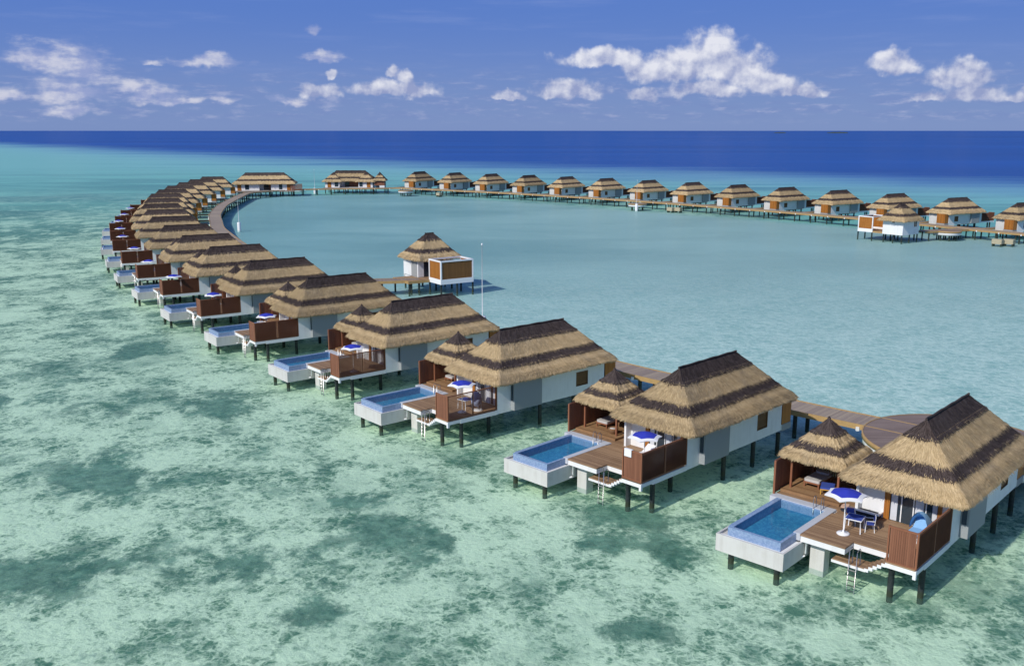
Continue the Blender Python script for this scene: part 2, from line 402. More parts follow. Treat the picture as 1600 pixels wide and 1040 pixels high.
# ------------------------------------------------------------------ thatched hip roof
def thatch_roof(ex0, ex1, ey0, ey1, ze, rx0, rx1, zr, bands, strands, sw=0.04, sl=0.30, seed=1, rc=0.45, droop=0.0, ntop=14):
    """hip roof over the eave rectangle; ridge from rx0 to rx1 at mid y; bands = dark intervals in height fraction"""
    R = random.Random(seed)
    ym = (ey0 + ey1) / 2; rm = min(rc, (ey1 - ey0) * .3)
    # perimeter with rounded corners, each with its ridge target
    per = []
    def side(ax, ay, bx, by, ta, tb, n):
        for i in range(n):
            f = i / n; per.append(((ax + (bx - ax) * f, ay + (by - ay) * f), ta + (tb - ta) * f))
    def corner(cx, cy, a0, t, n=5):
        for i in range(n):
            a = a0 + (pi / 2) * i / n; per.append(((cx + rm * cos(a), cy + rm * sin(a)), t))
    nx = max(8, int((ex1 - ex0) / 0.35)); ny = max(8, int((ey1 - ey0) / 0.35))
    side(ex0 + rm, ey0, ex1 - rm, ey0, rx0, rx1, nx); corner(ex1 - rm, ey0 + rm, -pi / 2, rx1)
    side(ex1, ey0 + rm, ex1, ey1 - rm, rx1, rx1, ny); corner(ex1 - rm, ey1 - rm, 0, rx1)
    side(ex1 - rm, ey1, ex0 + rm, ey1, rx1, rx0, nx); corner(ex0 + rm, ey1 - rm, pi / 2, rx0)
    side(ex0, ey1 - rm, ex0, ey0 + rm, rx0, rx0, ny); corner(ex0 + rm, ey0 + rm, pi, rx0)
    N = len(per); cxm, cym = (ex0 + ex1) / 2, ym
    ph = [R.uniform(0, 6.28) for _ in range(6)]
    def wob(i, t):
        a = 2 * pi * i / N
        return 0.02 * sin(5 * a + ph[0] + 3 * t) + 0.02 * sin(11 * a + ph[1] - 5 * t) + 0.02 * sin(23 * a + ph[2] + 9 * t)
    def surf(i, t):
        i0 = int(i) % N; i1 = (i0 + 1) % N; fr = i - int(i)
        (p0, q0), (p1, q1) = per[i0], per[i1]
        x = p0[0] + (p1[0] - p0[0]) * fr; y = p0[1] + (p1[1] - p0[1]) * fr; q = q0 + (q1 - q0) * fr
        tt = t
        zz = ze + (zr - ze) * (tt + 0.02 * sin(pi * tt) * -1.0)
        bulge = 0.10 * sin(pi * min(1.0, t * 5)) if t < 0.2 else 0.0
        x = x + (q - x) * t; y = y + (ym - y) * t
        return Vector((x, y, zz + bulge * 0.6 + wob(i, t) * (1 - 0.6 * t)))
    def isdark(t):
        for a, b in bands:
            if a <= t <= b: return 1.0
        return 0.0
    m = MB(); rows = []
    # underside, thick rounded eave edge, then the slope
    prof = [(-3, None), (-2, None), (-1, None)] + [(k, k / ntop) for k in range(ntop + 1)]
    for k, t in prof:
        base = len(m.v)
        for i in range(N):
            p = surf(i, max(t or 0.0, 0.0))
            if t is None:
                c = Vector((min(max(p.x, ex0 + 2.0), ex1 - 2.0), ym if False else min(max(p.y, ey0 + 2.0), ey1 - 2.0), p.z))
                d = (c - p); d.z = 0; d = d.normalized() if d.length > 1e-4 else Vector((0, 0, 0))
                if k == -1: p = p + d * 0.02 + Vector((0, 0, -0.13))
                if k == -2: p = p + d * 0.16 + Vector((0, 0, -0.22))
                if k == -3: p = p + d * 1.1 + Vector((0, 0, 0.22))
            m.v.append(tuple(p))
        rows.append((base, t))
    for a in range(len(rows) - 1):
        b0, t0 = rows[a]; b1, t1 = rows[a + 1]
        tm = 0.0 if t0 is None else (t0 + (t1 or 0)) / 2
        for i in range(N):
            j = (i + 1) % N
            m.face((b0 + i, b0 + j, b1 + j, b1 + i), 0, band=isdark(tm), rnd=R.random() * .5, smooth=True)
    # ridge cap roll
    if rx1 - rx0 > 0.3:
        pts = [(rx0 - 0.1 + (rx1 - rx0 + 0.2) * k / 12, ym, zr + 0.03 + 0.02 * sin(k * 2.1)) for k in range(13)]
    else:
        pts = [(rx0, ym, zr - 0.25), (rx0, ym, zr + 0.02), (rx0, ym, zr + 0.12)]
    n0 = len(m.f); m.tube(pts, 0.07 if rx1 - rx0 > .3 else 0.16, 8, 0, True, None if rx1 - rx0 > .3 else 0.04)
    for q in range(n0, len(m.f)): m.band[q] = 1.0; m.rnd[q] = 0.35
    # length table so that strands spread evenly by area
    cum = []; tot = 0
    for i in range(N):
        a = surf(i, 0); b = surf((i + 1) % N, 0); c = surf(i, 1)
        tot += (a - b).length; cum.append(tot)
    import bisect
    def strand(i, t, L, w, lift0, lift1, sidew):
        p = surf(i, t); up = surf(i, min(1.0, t + 0.05)) if t < 0.95 else surf(i, t - 0.05)
        d = (p - up) if t < 0.95 else (up - p)
        if d.length < 1e-5: return
        d.normalize(); tan = surf((i + 0.5) % N, t) - surf((i - 0.5) % N, t)
        if tan.length < 1e-5: tan = Vector((0, 1, 0))
        tan.normalize(); nrm = tan.cross(d); 
        if nrm.z < 0: nrm = -nrm
        nrm.normalize()
        d2 = (d + tan * sidew).normalized()
        a = p + nrm * lift0; b = p + d2 * L + nrm * lift1
        n = len(m.v)
        m.v += [tuple(a - tan * w / 2), tuple(a + tan * w / 2), tuple(b + tan * w * .18), tuple(b - tan * w * .18)]
        dk = isdark(min(1.0, max(0.0, t + R.gauss(0, 0.012))))
        m.face((n, n + 1, n + 2, n + 3), 0, band=dk, rnd=R.random())
    for _ in range(strands):
        i = bisect.bisect(cum, R.random() * tot); i = min(i, N - 1)
        t = 1 - math.sqrt(1 - R.random() * 0.995)         # denser near the wide eave
        if R.random() < 0.15: t = R.random()
        strand(i + R.random(), t, sl * R.uniform(.6, 1.25), sw * R.uniform(.6, 1.4), 0.012, R.uniform(.02, .05), R.uniform(-.14, .14))
    # band edges: an extra row of long straws that overhang the next colour
    for (ba, bb) in bands + [(x[1], x[1]) for x in ()]:
        for edge in (ba,):
            if edge <= 0.01: continue
            for _ in range(int(strands * 0.10)):
                i = bisect.bisect(cum, R.random() * tot); i = min(i, N - 1)
                strand(i + R.random(), edge + R.uniform(0.004, 0.03), sl * R.uniform(.5, .95), sw * 1.1, 0.03, R.uniform(.05, .10), R.uniform(-.2, .2))
        if bb < 0.99:
            for _ in range(int(strands * 0.07)):
                i = bisect.bisect(cum, R.random() * tot); i = min(i, N - 1)
                strand(i + R.random(), bb + R.uniform(0.004, 0.03), sl * R.uniform(.5, .9), sw * 1.1, 0.03, R.uniform(.05, .10), R.uniform(-.2, .2))
    # fringe hanging at the eave
    for _ in range(int(strands * 0.5)):
        i = bisect.bisect(cum, R.random() * tot); i = min(i, N - 1); i += R.random()
        p = surf(i, 0.0); pu = surf(i, 0.06); d = (p - pu).normalized(); tan = (surf((i + .5) % N, 0) - surf((i - .5) % N, 0)).normalized()
        k = R.random(); dd = (d * (1 - k) + Vector((0, 0, -1)) * k + tan * R.uniform(-.18, .18)).normalized()
        a = p + Vector((0, 0, -0.16 * k + .03)); L = R.uniform(.06, .18); w = sw * R.uniform(.5, 1.0)
        b = a + dd * L; n = len(m.v)
        m.v += [tuple(a - tan * w / 2), tuple(a + tan * w / 2), tuple(b + tan * w * .2), tuple(b - tan * w * .2)]
        m.face((n, n + 1, n + 2, n + 3), 0, band=0.0, rnd=R.random() * 0.8)
    return m

BANDS = [(0.285, 0.445), (0.755, 1.01)]
KBANDS = [(0.27, 0.44), (0.66, 1.01)]

# ------------------------------------------------------------------ the setting: seabed, sea
REEF = [(-60000, 60000), (-9000, 12500), (-2400, 3600), (-701, 1315), (-460, 1150), (-252, 942), (-107, 798), (0, 632), (74, 555), (129, 481), (171, 425), (211, 392), (420, 230), (900, -200), (9000, -6000)]
def seabed_mat():
    m = bpy.data.materials.new('seabed'); m.use_nodes = True
    g = G(m.node_tree); b = g.n['Principled BSDF']; b.inputs['Roughness'].default_value = 1.0; b.inputs['Specular IOR Level'].default_value = 0.0
    pos = g.new('ShaderNodeNewGeometry').outputs['Position']
    x, y, z = g.xyz(pos)
    # distance across the reef edge (positive = open ocean)
    # the edge runs as a line, bent by noise
    wob = g.m('MULTIPLY', g.m('SUBTRACT', g.noise(pos, 0.006, 4.0, 0.55), 0.5), 70.0)
    # two line segments joined by max(): near part and far part
    def line(p, q):
        L = hypot(q[0] - p[0], q[1] - p[1]); nx, ny = (p[1] - q[1]) / L, (q[0] - p[0]) / L
        if ny < 0: nx, ny = -nx, -ny
        return g.m('ADD', g.m('ADD', g.m('MULTIPLY', x, nx), g.m('MULTIPLY', y, ny)), -(nx * p[0] + ny * p[1]))
    d1 = line((0, 650), (211, 385)); d2 = line((-701, 1315), (-107, 780))
    ocean = g.m('ADD', g.m('MINIMUM', d1, d2), wob)
    deep = g.mapr(g.m('ADD', ocean, g.m('MULTIPLY', g.m('SUBTRACT', g.noise(g.vm('MULTIPLY', pos, (0.3, 1.0, 1.0)), 0.02, 5.0, 0.6), 0.5), 160.0)), -175.0, 60.0)
    shelf = g.mapr(ocean, -260.0, -10.0)
    # inside of the ring of villas: fine pale sand; outside (west and south) rubble and seagrass
    cx, cy = 95.0, 205.0
    # signed distance to the boardwalk arc by an ellipse fit
    ex = g.m('DIVIDE', g.m('SUBTRACT', x, 62.0), 158.0); ey = g.m('DIVIDE', g.m('SUBTRACT', y, 205.0), 158.0)
    lag = g.mapr(LAG(g, x, y), -6.0, 6.0)
    # large seagrass patches
    big = g.noise(g.vm('MULTIPLY', pos, (1.0, 0.75, 1.0)), 0.045, 6.0, 0.62, 0.6)
    mid = g.noise(pos, 0.20, 6.0, 0.65, 0.2)
    fine = g.noise(pos, 1.3, 6.0, 0.66, 0.1)
    cell = g.vor(g.vm('ADD', pos, g.vm('SCALE', g.new('ShaderNodeTexNoise').outputs[1], scale=0.0)), 1.0, 'F1')
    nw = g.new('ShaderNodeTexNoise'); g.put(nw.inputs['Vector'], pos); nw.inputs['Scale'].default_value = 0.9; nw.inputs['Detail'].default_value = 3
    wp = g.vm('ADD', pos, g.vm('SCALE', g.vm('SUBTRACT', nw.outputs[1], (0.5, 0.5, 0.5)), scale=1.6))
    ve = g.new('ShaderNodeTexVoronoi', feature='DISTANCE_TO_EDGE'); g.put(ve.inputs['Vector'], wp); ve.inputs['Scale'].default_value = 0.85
    caustic_web = g.mapr(ve.outputs[0], 0.10, 0.0)  # bright cell edges: caustic light lines painted into the seabed colour
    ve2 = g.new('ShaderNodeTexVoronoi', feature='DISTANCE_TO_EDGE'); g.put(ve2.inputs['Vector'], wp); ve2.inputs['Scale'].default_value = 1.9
    caustic_web2 = g.mapr(ve2.outputs[0], 0.09, 0.0)
    tex = g.m('ADD', g.m('ADD', g.m('MULTIPLY', fine, 0.9), g.m('MULTIPLY', mid, 0.45)), g.m('ADD', g.m('MULTIPLY', caustic_web, 0.13), g.m('MULTIPLY', caustic_web2, 0.07)))
    mot = g.noise(g.vm('MULTIPLY', pos, (1.0, 0.8, 1.0)), 0.55, 8.0, 0.72, 0.2)
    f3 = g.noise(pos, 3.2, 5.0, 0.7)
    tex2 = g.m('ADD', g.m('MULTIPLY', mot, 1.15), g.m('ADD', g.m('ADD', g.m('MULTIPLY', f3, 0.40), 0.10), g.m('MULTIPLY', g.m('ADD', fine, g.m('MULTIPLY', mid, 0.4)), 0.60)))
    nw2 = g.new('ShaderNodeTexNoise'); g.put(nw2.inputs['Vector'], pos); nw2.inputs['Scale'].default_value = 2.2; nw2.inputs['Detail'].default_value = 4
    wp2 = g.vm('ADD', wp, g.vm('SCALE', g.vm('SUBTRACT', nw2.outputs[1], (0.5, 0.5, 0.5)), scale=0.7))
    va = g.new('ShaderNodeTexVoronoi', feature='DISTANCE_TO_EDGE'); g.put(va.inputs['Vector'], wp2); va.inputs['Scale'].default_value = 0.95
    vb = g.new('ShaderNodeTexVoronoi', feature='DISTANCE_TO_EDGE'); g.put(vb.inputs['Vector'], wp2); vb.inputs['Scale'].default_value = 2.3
    lump = g.m('ADD', g.m('MULTIPLY', g.mapr(va.outputs[0], 0.26, 0.0), 0.24), g.m('MULTIPLY', g.mapr(vb.outputs[0], 0.24, 0.0), 0.22))  # coral lumps; their pale seams paint caustic-like light into the colour
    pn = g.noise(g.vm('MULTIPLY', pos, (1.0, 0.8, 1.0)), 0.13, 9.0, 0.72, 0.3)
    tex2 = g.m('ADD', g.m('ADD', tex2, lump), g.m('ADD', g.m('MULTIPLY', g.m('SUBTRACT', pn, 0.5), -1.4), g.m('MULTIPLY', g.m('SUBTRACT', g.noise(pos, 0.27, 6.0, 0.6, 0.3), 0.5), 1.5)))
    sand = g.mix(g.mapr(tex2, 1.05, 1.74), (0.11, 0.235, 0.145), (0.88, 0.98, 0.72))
    sand = g.mix(g.m('MULTIPLY', g.mapr(f3, 0.60, 0.72), 0.35), sand, (0.93, 1.0, 0.82))  # sparse white specks: water glints painted into the sand colour
    glint = g.m('MULTIPLY', g.m('MAXIMUM', caustic_web, g.m('MULTIPLY', caustic_web2, 0.8)), g.mapr(mot, 0.46, 0.66))
    
    # extra dark patches where the photo has them
    spots = None
    for (sx, sy, ra, rb) in SPOTS:
        a = g.m('DIVIDE', g.m('SUBTRACT', x, sx), ra); c = g.m('DIVIDE', g.m('SUBTRACT', y, sy), rb)
        r = g.m('SUBTRACT', 1.0, g.m('SQRT', g.m('ADD', g.m('MULTIPLY', a, a), g.m('MULTIPLY', c, c))))
        spots = r if spots is None else g.m('SMOOTH_MAX', spots, r, 0.2)
    S_ = g.m('ADD', g.m('MAXIMUM', spots, -0.62), g.m('ADD', g.m('MULTIPLY', g.m('SUBTRACT', pn, 0.5), 10.5), g.m('MULTIPLY', g.m('SUBTRACT', mot, 0.5), 4.5)))
    S_ = g.m('ADD', S_, g.m('ADD', g.mapr(x, -18.0, -48.0, 0.0, 0.30), g.mapr(y, 62.0, 38.0, 0.0, 0.18)))
    sp = g.mapr(S_, -0.45, 0.75)
    grassf = g.m('MULTIPLY', g.mapr(g.m('ADD', g.m('MULTIPLY', big, 0.75), g.m('MULTIPLY', mid, 0.5)), 0.62, 0.86), 0.62)
    grassf = g.m('MAXIMUM', grassf, g.m('MULTIPLY', sp, g.mapr(spots, -0.5, 0.3, 0.60, 0.90)))
    grass = g.mix(g.mapr(g.m('ADD', g.m('MULTIPLY', fine, 0.7), g.m('MULTIPLY', mid, 0.4)), 0.4, 0.75), (0.045, 0.135, 0.090), (0.20, 0.37, 0.26))
    outer = g.mix(grassf, sand, grass)
    # farther out on the west side the flat is smoother and bluer
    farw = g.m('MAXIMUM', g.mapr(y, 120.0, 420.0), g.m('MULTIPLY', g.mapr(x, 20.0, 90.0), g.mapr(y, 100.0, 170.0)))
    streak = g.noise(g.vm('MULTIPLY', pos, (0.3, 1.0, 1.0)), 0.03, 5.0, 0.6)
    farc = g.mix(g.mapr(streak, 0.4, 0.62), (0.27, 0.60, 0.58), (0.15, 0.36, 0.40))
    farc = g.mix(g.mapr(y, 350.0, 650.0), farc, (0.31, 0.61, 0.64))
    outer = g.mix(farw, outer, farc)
    ln = g.noise(g.vm('MULTIPLY', pos, (0.5, 1.0, 1.0)), 0.03, 6.0, 0.62, 0.4)
    lagc = g.mix(g.mapr(g.m('ADD', x, g.m('MULTIPLY', g.m('SUBTRACT', ln, 0.5), 160.0)), -70.0, 50.0), (0.29, 0.475, 0.52), (0.43, 0.56, 0.565))
    lagc = g.vm('SCALE', lagc, scale=g.mapr(ln, 0.3, 0.7, 0.90, 1.10))
    lagn = g.mix(g.mapr(tex, 0.45, 0.95), (0.40, 0.60, 0.57), (0.90, 0.96, 0.90))  # near lagoon floor, with ripple sparkle painted in through the web lines
    lagc = g.mix(g.mapr(y, 65.0, 190.0), lagn, lagc)
    c = g.mix(lag, outer, lagc)
    # shelf: pale turquoise strip, then the drop-off
    stk = g.noise(g.vm('MULTIPLY', pos, (0.25, 1.0, 1.0)), 0.02, 5.0, 0.6)
    shc = g.mix(g.mapr(stk, 0.54, 0.68), (0.34, 0.60, 0.76), (0.09, 0.30, 0.52))
    c = g.mix(shelf, c, shc)
    c = g.mix(deep, c, g.mix(g.mapr(g.noise(g.vm('MULTIPLY', pos, (0.2, 1.0, 1.0)), 0.004, 5.0, 0.6), 0.35, 0.65), (0.0, 0.058, 0.42), (0.0, 0.078, 0.52)))
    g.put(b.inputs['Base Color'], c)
    bn = g.new('ShaderNodeBump'); bn.inputs['Strength'].default_value = 0.7; bn.inputs['Distance'].default_value = 0.25
    g.put(bn.inputs['Height'], g.m('MULTIPLY', fine, g.m('SUBTRACT', 1.0, g.mapr(y, 80.0, 300.0))))
    g.put(b.inputs['Normal'], bn.outputs[0])
    return m
def LAG(g, x, y):
    """positive inside the lagoon ring (between the two rows)"""
    # left row boardwalk as a line of half planes; right row likewise
    def hp(p, q, sgn):
        L = hypot(q[0] - p[0], q[1] - p[1]); nx, ny = (p[1] - q[1]) / L * sgn, (q[0] - p[0]) / L * sgn
        return g.m('ADD', g.m('ADD', g.m('MULTIPLY', x, nx), g.m('MULTIPLY', y, ny)), -(nx * p[0] + ny * p[1]))
    f = None
    for p, q, s in (((48, 40), (22, 72), -1), ((22, 72), (-27, 133), -1), ((-27, 133), (-66, 205), -1), ((-66, 205), (-88, 300), -1), ((-86, 345), (-39, 358), -1), ((-39, 358), (110, 205), -1)):
        d = hp(p, q, s); f = d if f is None else g.m('MINIMUM', f, d)
    return f
def gp(px, py, rw, rh, z=-1.2):
    x0, y0 = ground(px, py, z); x1, _ = ground(px + rw, py, z); _, y1 = ground(px, py - rh, z)
    return (x0, y0, abs(x1 - x0), abs(y1 - y0))
SPOTS = [gp(400, 895, 130, 40), (gp(50, 925, 110, 38)), gp(180, 905, 60, 20), gp(60, 640, 70, 18), gp(180, 760, 90, 40), gp(490, 985, 50, 60), gp(620, 850, 70, 25), gp(700, 880, 60, 25),
         gp(1010, 830, 80, 18), gp(950, 870, 60, 20), gp(350, 650, 80, 20), gp(60, 330, 110, 14), gp(40, 370, 90, 14), gp(230, 560, 60, 14), gp(980, 1010, 60, 18), gp(1040, 880, 40, 30), gp(560, 800, 60, 14)]

m = MB(); m.quad((-60000, -300, -0.32), (60000, -300, -0.32), (60000, 80000, -0.32), (-60000, 80000, -0.32))
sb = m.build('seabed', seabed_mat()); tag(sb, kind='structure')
m = MB(); m.quad((-60000, -300, 0), (60000, -300, 0), (60000, 80000, 0), (-60000, 80000, 0))
wt = m.build('sea_water', M_water); tag(wt, kind='structure')

# ------------------------------------------------------------------ villa
def part(parent, name, fn, mats, attrs=False):
    m = MB(); fn(m); return m.build(name, mats, parent, attrs)
def pile(parent, x, y, top, r=0.16):
    m = MB(); m.tube([(x, y, -1.6), (x, y, 0.1), (x, y, top)], r, 10); return m.build('pile', M_pile, parent)

def villa_shell(root, strands, swk=1.0, wall_drop=0.0):
    """house body, roof, deck, pool and gazebo in local metres; x runs inland, y towards the gazebo"""
    thatch_roof(4.05, 17.35, -0.85, 5.95, 4.25, 7.2, 14.0, 7.5, BANDS, strands, 0.04 * swk, 0.30, 3).build('thatched_roof', M_thatch, root, True)
    zb = 1.6 - wall_drop
    def walls(m):
        y0, y1 = 0.0, 0.16
        m.box(4.76, 13.2, y0, y1, 1.6, 4.5); m.box(14.56, 16.5, y0, y1, zb, 4.5)
        m.box(13.2, 14.56, y0, y1, 1.6, 2.3); m.box(13.2, 14.56, y0, y1, 3.5, 4.5)
        m.box(4.76, 16.5, 5.0, 5.16, 1.6, 4.5)
        m.box(5.3, 5.45, 3.75, 5.0, 1.98, 4.5); m.box(5.3, 5.45, 0.16, 0.7, 1.98, 4.5)
        m.box(5.45, 16.5, 0.16, 5.0, 1.62, 1.96)
    part(root, 'wall', walls, M_white)
    part(root, 'end_wall', lambda m: (m.box(16.5, 16.66, 2.25, 5.16, zb, 4.5), m.box(16.5, 16.66, 0.0, 2.25, zb, 2.0)), M_conc)
    b = part(root, 'bathroom_bay', lambda m: (m.box(6.1, 9.0, -0.45, -0.003, 1.72, 4.1, bev=0.015)), M_grey)
    part(b, 'slit_window', lambda m: m.box(6.07, 6.097, -0.33, -0.08, 2.5, 3.8), M_glass)
    w = part(root, 'side_window', lambda m: m.box(13.23, 14.53, 0.05, 0.10, 2.33, 3.47), M_brown)
    part(w, 'frame', lambda m: (m.box(13.2, 13.25, -0.01, 0.12, 2.3, 3.5), m.box(14.51, 14.56, -0.01, 0.12, 2.3, 3.5), m.box(13.25, 14.51, -0.01, 0.12, 2.3, 2.35), m.box(13.25, 14.51, -0.01, 0.12, 3.45, 3.5)), M_brown)
    # sliding doors to the deck
    d = part(root, 'sliding_door', lambda m: (m.box(5.34, 5.37, 0.9, 3.45, 2.0, 4.3)), M_glass)
    part(d, 'door_frame', lambda m: (m.box(5.25, 5.40, 3.45, 3.75, 1.98, 4.5), m.box(5.25, 5.40, 0.7, 0.9, 1.98, 4.5), m.box(5.28, 5.40, 0.9, 3.45, 4.3, 4.5)), M_orange)
    part(d, 'mullion', lambda m: [m.box(5.30, 5.335, y, y + 0.06, 2.0, 4.3) for y in (1.5, 2.15, 2.8)], M_whitep)
    def curt(m):
        for (a, bq) in ((3.05, 3.40), (1.65, 2.1), (0.95, 1.2)):
            n = 8
            for i in range(n):
                ya = a + (bq - a) * i / n; yb = a + (bq - a) * (i + 1) / n; o = 0.03 if i % 2 else 0.0; o2 = 0.0 if i % 2 else 0.03
                m.quad((5.325 - o * .3, ya, 2.0), (5.325 - o2 * .3, yb, 2.0), (5.325 - o2 * .3, yb, 4.3), (5.325 - o * .3, ya, 4.3))
    part(d, 'curtain', curt, M_curtain)
    # entrance porch, slatted timber
    def porch(m):
        m.box(16.67, 17.9, 0.02, 0.07, 2.0, 4.15)
        n = 16
        for i in range(n):
            y = 0.07 + 2.15 * i / n; m.box(17.85, 17.9, y, y + 0.11, 2.0, 4.15)
    part(root, 'entrance_screen', porch, M_orange)
    part(root, 'entrance_floor', lambda m: m.box(16.67, 17.95, 0.0, 2.3, 1.5 - wall_drop, 1.98), M_grey)
    # decks
    def deck(m):
        for a in ((0.10, 4.0, 3.63, 6.12), (1.15, 4.6, 0.06, 3.63), (0.0, 1.15, 0.06, 1.49), (4.6, 9.2, 5.16, 9.9), (4.6, 5.3, 0.16, 5.16)):
            m.box(a[0], a[1], a[2], a[3], 1.90, 1.98)
        m.box(4.0, 4.6, 3.63, 6.0, 1.90, 1.98)
    dk = part(root, 'deck', deck, M_deck)
    def fas(m):
        m.box(0.13, 4.55, 3.66, 6.1, 1.58, 1.895); m.box(1.18, 4.55, 0.03, 3.66, 1.58, 1.895); m.box(0.0, 1.18, 0.0, 1.52, 1.66, 1.895)
        m.box(0.0, 0.16, 0.0, 0.16, 1.45, 1.66); m.box(1.18, 4.76, -0.01, 0.03, 1.58, 1.895)
        m.box(4.55, 9.2, 5.18, 9.9, 1.58, 1.895)
    part(dk, 'fascia', fas, M_white)
    # privacy screen
    def panel(m):
        for i in range(12):
            y = 0.14 + i * 0.105; m.box(0.03, 0.06, y, y + 0.098, 2.02, 3.80)
    sc = part(root, 'privacy_screen', panel, M_screen)
    part(sc, 'screen_frame', lambda m: (m.box(0.0, 0.10, 0.0, 0.10, 1.98, 3.90), m.box(0.0, 0.10, 1.43, 1.51, 1.98, 3.90), m.box(0.01, 0.09, 0.10, 1.43, 3.80, 3.88), m.box(0.01, 0.09, 0.10, 1.43, 1.982, 2.05),
                                        m.box(0.10, 4.76, 0.01, 0.09, 3.80, 3.87), m.box(0.10, 4.76, 0.01, 0.09, 1.982, 2.04), m.box(2.38, 2.46, 0.0, 0.10, 2.04, 3.80), m.box(4.66, 4.75, 0.0, 0.095, 2.04, 3.80)), M_post)
    def fins(m):
        a = radians(90 - 40); dx, dy = -cos(a) * 0.075, -sin(a) * 0.075   # louvres turned about forty degrees
        k = 0.10
        while k < 4.66:
            if not 2.34 < k < 2.48:
                cx, cy = k, 0.05; tx, ty = 0.006 * sin(a), -0.006 * cos(a)
                m.prism([(cx - dx - tx, cy - dy - ty), (cx + dx - tx, cy + dy - ty), (cx + dx + tx, cy + dy + ty), (cx - dx + tx, cy - dy + ty)], 2.04, 3.80)
            k += 0.058
    part(sc, 'louvres', fins, M_fin)
    # plunge pool
    def trough(m):
        m.box(-2.01, 4.3, 5.96, 9.94, 0.61, 1.45)
        m.box(-2.01, -1.89, 5.96, 9.94, 1.45, 1.59); m.box(-1.89, 0.12, 5.96, 6.08, 1.45, 1.59); m.box(-1.89, 4.3, 9.82, 9.94, 1.45, 1.59)
    pl = part(root, 'pool', trough, M_conc)
    part(pl, 'overflow_channel', lambda m: (m.box(-1.885, -1.64, 6.085, 9.815, 1.452, 1.50), m.box(-1.64, 0.12, 6.085, 6.33, 1.452, 1.50)), M_white)
    def tiles(m):
        m.box(-1.63, -1.43, 6.34, 9.45, 1.455, 1.97); m.box(-1.43, 4.0, 6.34, 6.50, 1.455, 1.97); m.box(-1.43, 4.0, 9.2, 9.5, 1.455, 1.99); m.box(3.95, 3.998, 6.50, 9.2, 1.455, 1.96)
    part(pl, 'tiled_wall', tiles, M_tile)
    # deep basin hanging inside the trough
    part(pl, 'basin', lambda m: (m.quad((-1.43, 6.5, 1.46), (4.0, 6.5, 1.46), (4.0, 9.2, 1.46), (-1.43, 9.2, 1.46))), M_basin)
    part(pl, 'pool_water', lambda m: m.quad((-1.43, 6.5, 1.90), (4.0, 6.5, 1.90), (4.0, 9.2, 1.90), (-1.43, 9.2, 1.90)), M_poolw)
    part(pl, 'coping', lambda m: (m.box(4.0, 4.6, 6.12, 9.95, 1.60, 2.0), m.box(0.12, 4.0, 6.12, 6.52, 1.60, 2.0)), M_coping)
    def pladder(m):
        for y in (6.75, 7.2):
            m.tube([(4.25, y, 2.0), (4.25, y, 2.55), (4.15, y, 2.68), (4.0, y, 2.68), (3.9, y, 2.55), (3.9, y, 1.6)], 0.022, 6)
    part(pl, 'pool_handrail', pladder, M_steel)
    # gazebo
    gz = part(root, 'gazebo', lambda m: m.box(5.07, 9.1, 6.2, 9.85, 1.985, 2.14), M_deck2)
    thatch_roof(5.1, 9.25, 6.0, 10.15, 4.28, 7.17, 7.18, 6.4, KBANDS, int(strands * 0.42), 0.04 * swk, 0.28, 5, 0.4, ntop=12).build('gazebo_roof', M_thatch, gz, True)
    for (x, y) in ((5.7, 9.5), (5.7, 6.6), (8.7, 9.5), (8.7, 6.6)):
        part(gz, 'post', lambda m: m.box(x - .06, x + .06, y - .06, y + .06, 2.14, 4.4), M_post)
    def gs(m):
        k = 4.5
        while k < 9.1: m.box(k, k + 0.13, 9.93, 9.97, 2.0, 4.0); k += 0.15
        k = 5.4
        while k < 9.9: m.box(9.05, 9.09, k, k + 0.13, 2.14, 4.2); k += 0.15
    g2 = part(gz, 'timber_screen', gs, M_screen)
    part(gz, 'screen_post', lambda m: (m.box(4.38, 4.5, 9.86, 9.98, 1.985, 4.03), m.box(9.1, 9.2, 9.9, 10.0, 1.985, 4.03), m.box(4.5, 9.1, 9.98, 10.02, 3.93, 4.03)), M_post)

def villa_extras(root):
    def land(m):
        m.box(0.15, 1.12, 2.55, 4.35, 0.98, 1.12)
    st = part(root, 'stairs', land, M_white)
    part(st, 'landing_boards', lambda m: m.box(0.17, 1.12, 2.6, 4.33, 1.124, 1.16), M_deck)
    def steps(m):
        n = 5
        for i in range(n):
            y = 2.55 - i * 0.21; z = 1.12 + (i + 1) * 0.14
            m.box(0.02, 1.1, y - 0.21, y, z - 0.19, z - 0.02, 0); m.box(0.05, 1.1, y - 0.21, y, z - 0.018, z, 1)
    part(st, 'step', steps, [M_white, M_deck])
    def lad(m):
        for y in (2.95, 3.35):
            m.tube([(0.45, y, 1.16), (0.45, y, 1.95), (0.35, y, 2.05), (0.12, y, 2.05), (0.02, y, 1.9), (-0.05, y, -0.6)], 0.024, 6)
    ld = part(root, 'sea_ladder', lad, M_steel)
    part(ld, 'rungs', lambda m: [m.box(-0.07, 0.02, 2.95, 3.35, z, z + 0.035) for z in (0.9, 0.62, 0.34, 0.06, -0.22)], M_steel)
    part(root, 'pier_block', lambda m: m.box(0.65, 1.35, 4.95, 5.75, -1.3, 1.575, bev=0.02), M_conc)
    part(root, 'drain_pipe', lambda m: m.tube([(0.35, 5.85, 1.58), (0.35, 5.85, 0.9), (0.3, 5.9, 0.75), (0.15, 5.98, 0.72), (0.0, 6.1, 0.75)], 0.05, 8), M_whitep)
def villa_piles(root, pts):
    for x, y, t in pts: pile(root, x, y, t)
